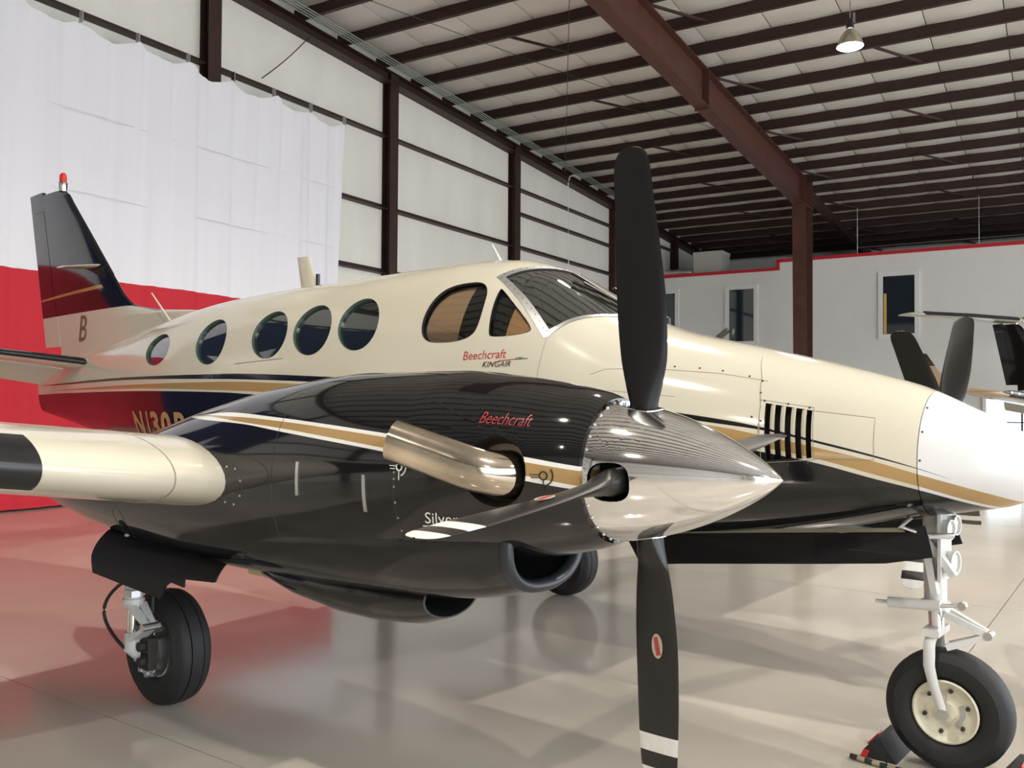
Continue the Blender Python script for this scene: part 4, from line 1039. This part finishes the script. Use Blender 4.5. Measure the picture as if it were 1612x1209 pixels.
# ---- nose gear
ng = empty('nose_gear', (0, 0, 0), 0, AC)
NX = -.02; NR = .285
tire('tire', (NX, 0, NR), NR, .175, ng, False, .145)
for sd in (-1, 1):
    MB().lathe([(sd*.072, .150), (sd*.078, .142), (sd*.060, .130), (sd*.045, .09), (sd*.05, .05), (sd*.07, .045), (sd*.07, .001)], (NX, 0, NR), (0, 1, 0), 40).build('wheel_rim', 'wheel_cream', ng, True, sharp=40)
    for j in range(6):
        q = 2*math.pi*j/6+.3; MB().lathe([(sd*.05, .011), (sd*.066, .009)], (NX+.10*math.cos(q), 0, NR+.10*math.sin(q)), (0, 1, 0), 8, cap=(True, True)).build('wheel_bolt', 'seam_dark', ng)
    MB().rings([[(NX+rr_*math.cos(q), sd*yy_, NR+rr_*math.sin(q)) for rr_, yy_ in ((.062, .046), (.082, .046), (.082, .053), (.062, .053))] for q in lin(-.9, .5, 10)]).build('rim_plate', 'aluminium', ng)
    R = []
    for x, z, w_, t_ in ((-.075, .66, .05, .035), (-.085, .60, .052, .035), (-.080, .50, .05, .03), (-.060, .41, .045, .027), (-.032, .33, .042, .026), (-.022, .29, .04, .026)):
        y = sd*(.112 if z < .58 else .09 if z < .63 else .05)
        R.append([(x+dx*w_/2, y+dy*t_/2, z) for dx, dy in ((-1, -.4), (-.4, -1), (.4, -1), (1, -.4), (1, .4), (.4, 1), (-.4, 1), (-1, .4))])
    MB().rings(R).build('fork_leg', 'white_enamel', ng, True, sharp=50)
    MB().lathe([(0, .026), (.025, .026)], (NX, sd*.11, NR), (0, sd, 0), 12, cap=(True, True)).build('axle_nut', 'aluminium', ng)
MB().box((-.12, -.10, .635), (-.04, .10, .668)).build('fork_crown', 'white_enamel', ng)
MB().tube([(-.075, 0, .66), (-.078, 0, .77)], .036, 16).build('oleo_piston', 'chrome', ng, True)
MB().tube([(-.078, 0, .76), (-.085, 0, 1.24)], .052, 18).build('oleo_cylinder', 'white_enamel', ng, True)
MB().lathe([(0, .066), (.045, .066)], (-.078, 0, .75), (0, 0, 1), 18, cap=(True, True)).build('steering_collar', 'white_enamel', ng, True)
MB().tube([(-.27, -.10, .775), (-.03, -.10, .79)], .026, 12).tube([(-.33, -.10, .772), (-.26, -.10, .775)], .010, 8).build('shimmy_damper', 'white_enamel', ng, True)
MB().tube([(-.03, -.10, .79), (.05, -.08, .80)], .010, 8).lathe([(-.02, .02), (.02, .02)], (.06, -.08, .80), (0, 1, 0), 8, cap=(True, True)).build('damper_rod', 'aluminium', ng, True)
for dy in (-.045, .045):
    MB().bar((-.03, dy, .745), (.155, dy*.35, .665), .025, .03).build('torque_link', 'white_enamel', ng)
    MB().bar((-.02, dy, .585), (.155, dy*.35, .66), .025, .03).build('torque_link', 'white_enamel', ng)
MB().lathe([(-.035, .02), (.035, .02)], (.157, 0, .663), (0, 1, 0), 10, cap=(True, True)).build('link_pin', 'aluminium', ng)
MB().bar((-.10, -.06, 1.10), (.02, -.06, .93), .03, .05, (0, 1, 0)).bar((-.10, -.075, 1.06), (-.06, -.075, .84), .03, .05, (0, 1, 0)).build('drag_brace', 'white_enamel', ng)
MB().bar((-.09, .02, 1.06), (-.75, .02, 1.12), .04, .05).build('drag_brace', 'white_enamel', ng)
# taxi and landing lights on a bracket
MB().box((-.045, -.10, .90), (-.03, .10, 1.24)).build('light_bracket', 'white_enamel', ng)
for ly, lz, lr_ in ((-.055, 1.15, .045), (.055, 1.16, .045), (.03, .98, .055)):
    MB().lathe([(-.04, lr_*.5), (-.01, lr_), (.03, lr_*1.08), (.03, lr_*.95), (.005, lr_*.85)], (-.02, ly, lz), (1, -.15, 0), 20).build('lamp_housing', 'white_enamel', ng, True)
    MB().lathe([(.018, lr_*.93), (.024, lr_*.5), (.026, .001)], (-.02, ly, lz), (1, -.15, 0), 20).build('lamp_lens', 'light_lens', ng, True)
# nose gear doors
for sd in (-1, 1):
    top = [(-1.72, 1.005), (-1.4, 1.01), (-1.0, 1.04), (-.5, 1.10), (-.06, 1.18)]; bot = [(-1.60, .825), (-1.0, .822), (-.5, .87), (-.06, 1.005)]
    bot = [(-1.58, .826), (-1.25, .868), (-.93, .905), (-.55, .95), (-.23, .99), (-.02, 1.042)]
    P = [(x, sd*.24, z) for x, z in top]+[(x, sd*.27, z) for x, z in bot[::-1]]
    MB().prism(P, (0, .012, 0)).build('gear_door', 'door_black', ng)
    MB().bar((-1.55, sd*.25, 1.015), (-.15, sd*.25, 1.155), .012, .02).build('door_hinge', 'hinge_green', ng)
MB().tube([(-.12, -.26, 1.22), (-.16, -.27, 1.17), (-.05, -.20, 1.13), (.03, -.12, 1.13)], .014, 8).build('door_strut', 'aluminium', ng, True)
# ---------------------------------------------------------------- wheel chocks roped together at the nose wheel
ch = empty('wheel_chock', (-.02, 0, 0)); tag(ch, 'black rubber wheel chocks with red straps roped around the nose tire', 'chock')
for sd, nm in ((-1, 'a'), (1, 'b')):
    P = [(sd*.205, -.13, 0), (sd*.38, -.13, 0), (sd*.36, -.13, .04), (sd*.31, -.13, .10), (sd*.28, -.13, .10)]
    MB().prism(P, (0, .26, 0)).build('chock_block', 'chock_black', ch)
    MB().prism([(sd*.362, -.05, .039), (sd*.312, -.05, .099), (sd*.316, -.05, .106), (sd*.37, -.05, .043)], (0, .06, 0)).build('red_strap', 'chock_red', ch)
    MB().prism([(sd*.378, -.135, .003), (sd*.358, -.135, .04), (sd*.33, -.135, .04), (sd*.345, -.135, .003)], (0, .004, 0)).build('red_strap', 'chock_red', ch)
n_ = 22
for k in range(n_):
    x0 = -.40+.80*k/n_; x1 = -.40+.80*(k+1)/n_; f_ = lambda x: (x, -.205-.02*math.cos(x*4), .014+.01*max(0, abs(x)-.3)*4)
    MB().tube([f_(x0), f_((x0+x1)/2), f_(x1)], .013, 7).build('rope', 'rope_tan' if k % 2 else 'cable_black', ch, True)

# ---------------------------------------------------------------- second airplane by the offices: same airframe family with a T tail and winglets
A2 = empty('parked_airplane'); tag(A2, 'white and tan parked airplane with a T tail and upswept winglets by the office', 'airplane')
PART = {}
for c in AC.children: PART.setdefault(c.name.split('.')[0], []).append(c)
def plain(src, m, name=None, parent=A2):
    o = src.copy(); o.data = src.data.copy(); o.data.materials.clear(); o.data.materials.append(MATS[m])
    o.data.polygons.foreach_set('material_index', [0]*len(o.data.polygons))
    link(o, parent); o.matrix_local = src.matrix_local
    if name: o.name = name
    return o
for nm, m in (('fuselage', 'cream_paint'), ('radome', 'radome_paint'), ('vertical_fin', 'black_paint')):
    for s_ in PART[nm]: plain(s_, m)
for nm, m in (('wing', 'tan_paint'), ('inboard_wing', 'tan_paint'), ('engine_nacelle', 'tan_paint')):
    for s_ in PART[nm]:
        o = plain(s_, m)
        for g in s_.children:
            if g.name.split('.')[0] in ('deice_boot', 'intake_lip', 'oil_cooler_scoop', 'intake_scoop', 'exhaust_stack'): plain(g, g.data.materials[0].name.split('.')[0], None, o)
for nm in ('main_gear', 'nose_gear', 'propeller'):
    for s_ in PART[nm]: copy_tree(s_, A2)
for g in PART['vertical_fin'][0].children:
    if g.name.startswith(('rudder', 'beacon')): plain(g, g.data.materials[0].name if g.name.startswith('beacon') else 'black_paint')
for sd in (-1, 1):
    stt = [(-.02, -9.35, 4.28, 1.15, .16), (-1.5, -9.60, 4.36, .95, .16), (-3.3, -9.96, 4.42, .72, .14), (-3.42, -10.1, 4.425, .45, .07)]
    ts = wing('tail_plane', [(y*-sd if sd > 0 else y, le, z, c, t) for y, le, z, c, t in stt], 'cream_paint', A2)
    R = []
    for y in lin(.1, 3.0, 12):
        le = -9.35-.25*(y-.02)/1.48 if y < 1.5 else -9.60-.36*(y-1.5)/1.8; z = 4.28+.054*(y-.02) if y < 1.5 else 4.36+.033*(y-1.5)
        R.append([(le+.014, sd*y, z-.02), (le-.0, sd*y, z+.055), (le-.09, sd*y, z+.098), (le-.09, sd*y, z+.03)])
    MB().rings(R).build('deice_boot', 'rubber_boot', ts, True)
    R = []
    for t, x, y, z, c in ((0, -2.72, 7.42, 2.03, 1.08), (.05, -2.78, 8.15, 2.11, .95), (.25, -2.87, 8.46, 2.17, .85), (.5, -3.0, 8.57, 2.32, .72), (.75, -3.14, 8.66, 2.53, .58), (1, -3.28, 8.75, 2.79, .42)):
        R.append([(x-.5*c+.5*c*math.cos(q), sd*(y+.02*math.sin(q)*math.sin(t*1.3)), z+.035*math.sin(q)*math.cos(t*1.3)) for q in [2*math.pi*j/16 for j in range(16)]])
    wl_ = MB().rings(R).build('winglet', 'tan_paint', A2, True)
    R2 = [[(x*1.0, y+sd*.0, z) for x, y, z in r_] for r_ in R[4:]]
    MB().rings([[(sum(p[0] for p in r_)/16+(x-sum(p[0] for p in r_)/16)*1.04, sum(p[1] for p in r_)/16+(y-sum(p[1] for p in r_)/16)*1.15, z+.002) for x, y, z in r_] for r_ in R2]).build('winglet_tip', 'black_paint', wl_, True)
    # light lens let into the leading edge near the tip
    R = [[(-2.70-.02*abs(u)+.02*math.cos(a), sd*(7.0+.38*u), 1.413+dih*(4.64+.38*u)+.055*math.sin(a)*(1-abs(u)**3)) for a in [2*math.pi*j/12 for j in range(12)]] for u in lin(-1, 1, 8)]
    le_ = MB().rings(R).build('light_fairing', 'window_glass', A2, True)
    for u in (-.45, .0, .5): MB().lathe([(0, .03), (.012, .02), (.015, .001)], (-2.68, sd*(7.0+.38*u), 1.413+dih*(4.64+.38*u)), (1, 0, 0), 12, cap=(True, False)).build('wing_lamp', 'light_lens', le_, True)
h2 = math.radians(-34.1); cs, sn = math.cos(h2), math.sin(h2)
tip = Vector((-2.87, -8.46, 0)); tw_ = Vector((-3.53, 14.8, 0))
A2.location = (tw_.x-(cs*tip.x-sn*tip.y), tw_.y-(sn*tip.x+cs*tip.y), 0); A2.rotation_euler.z = h2
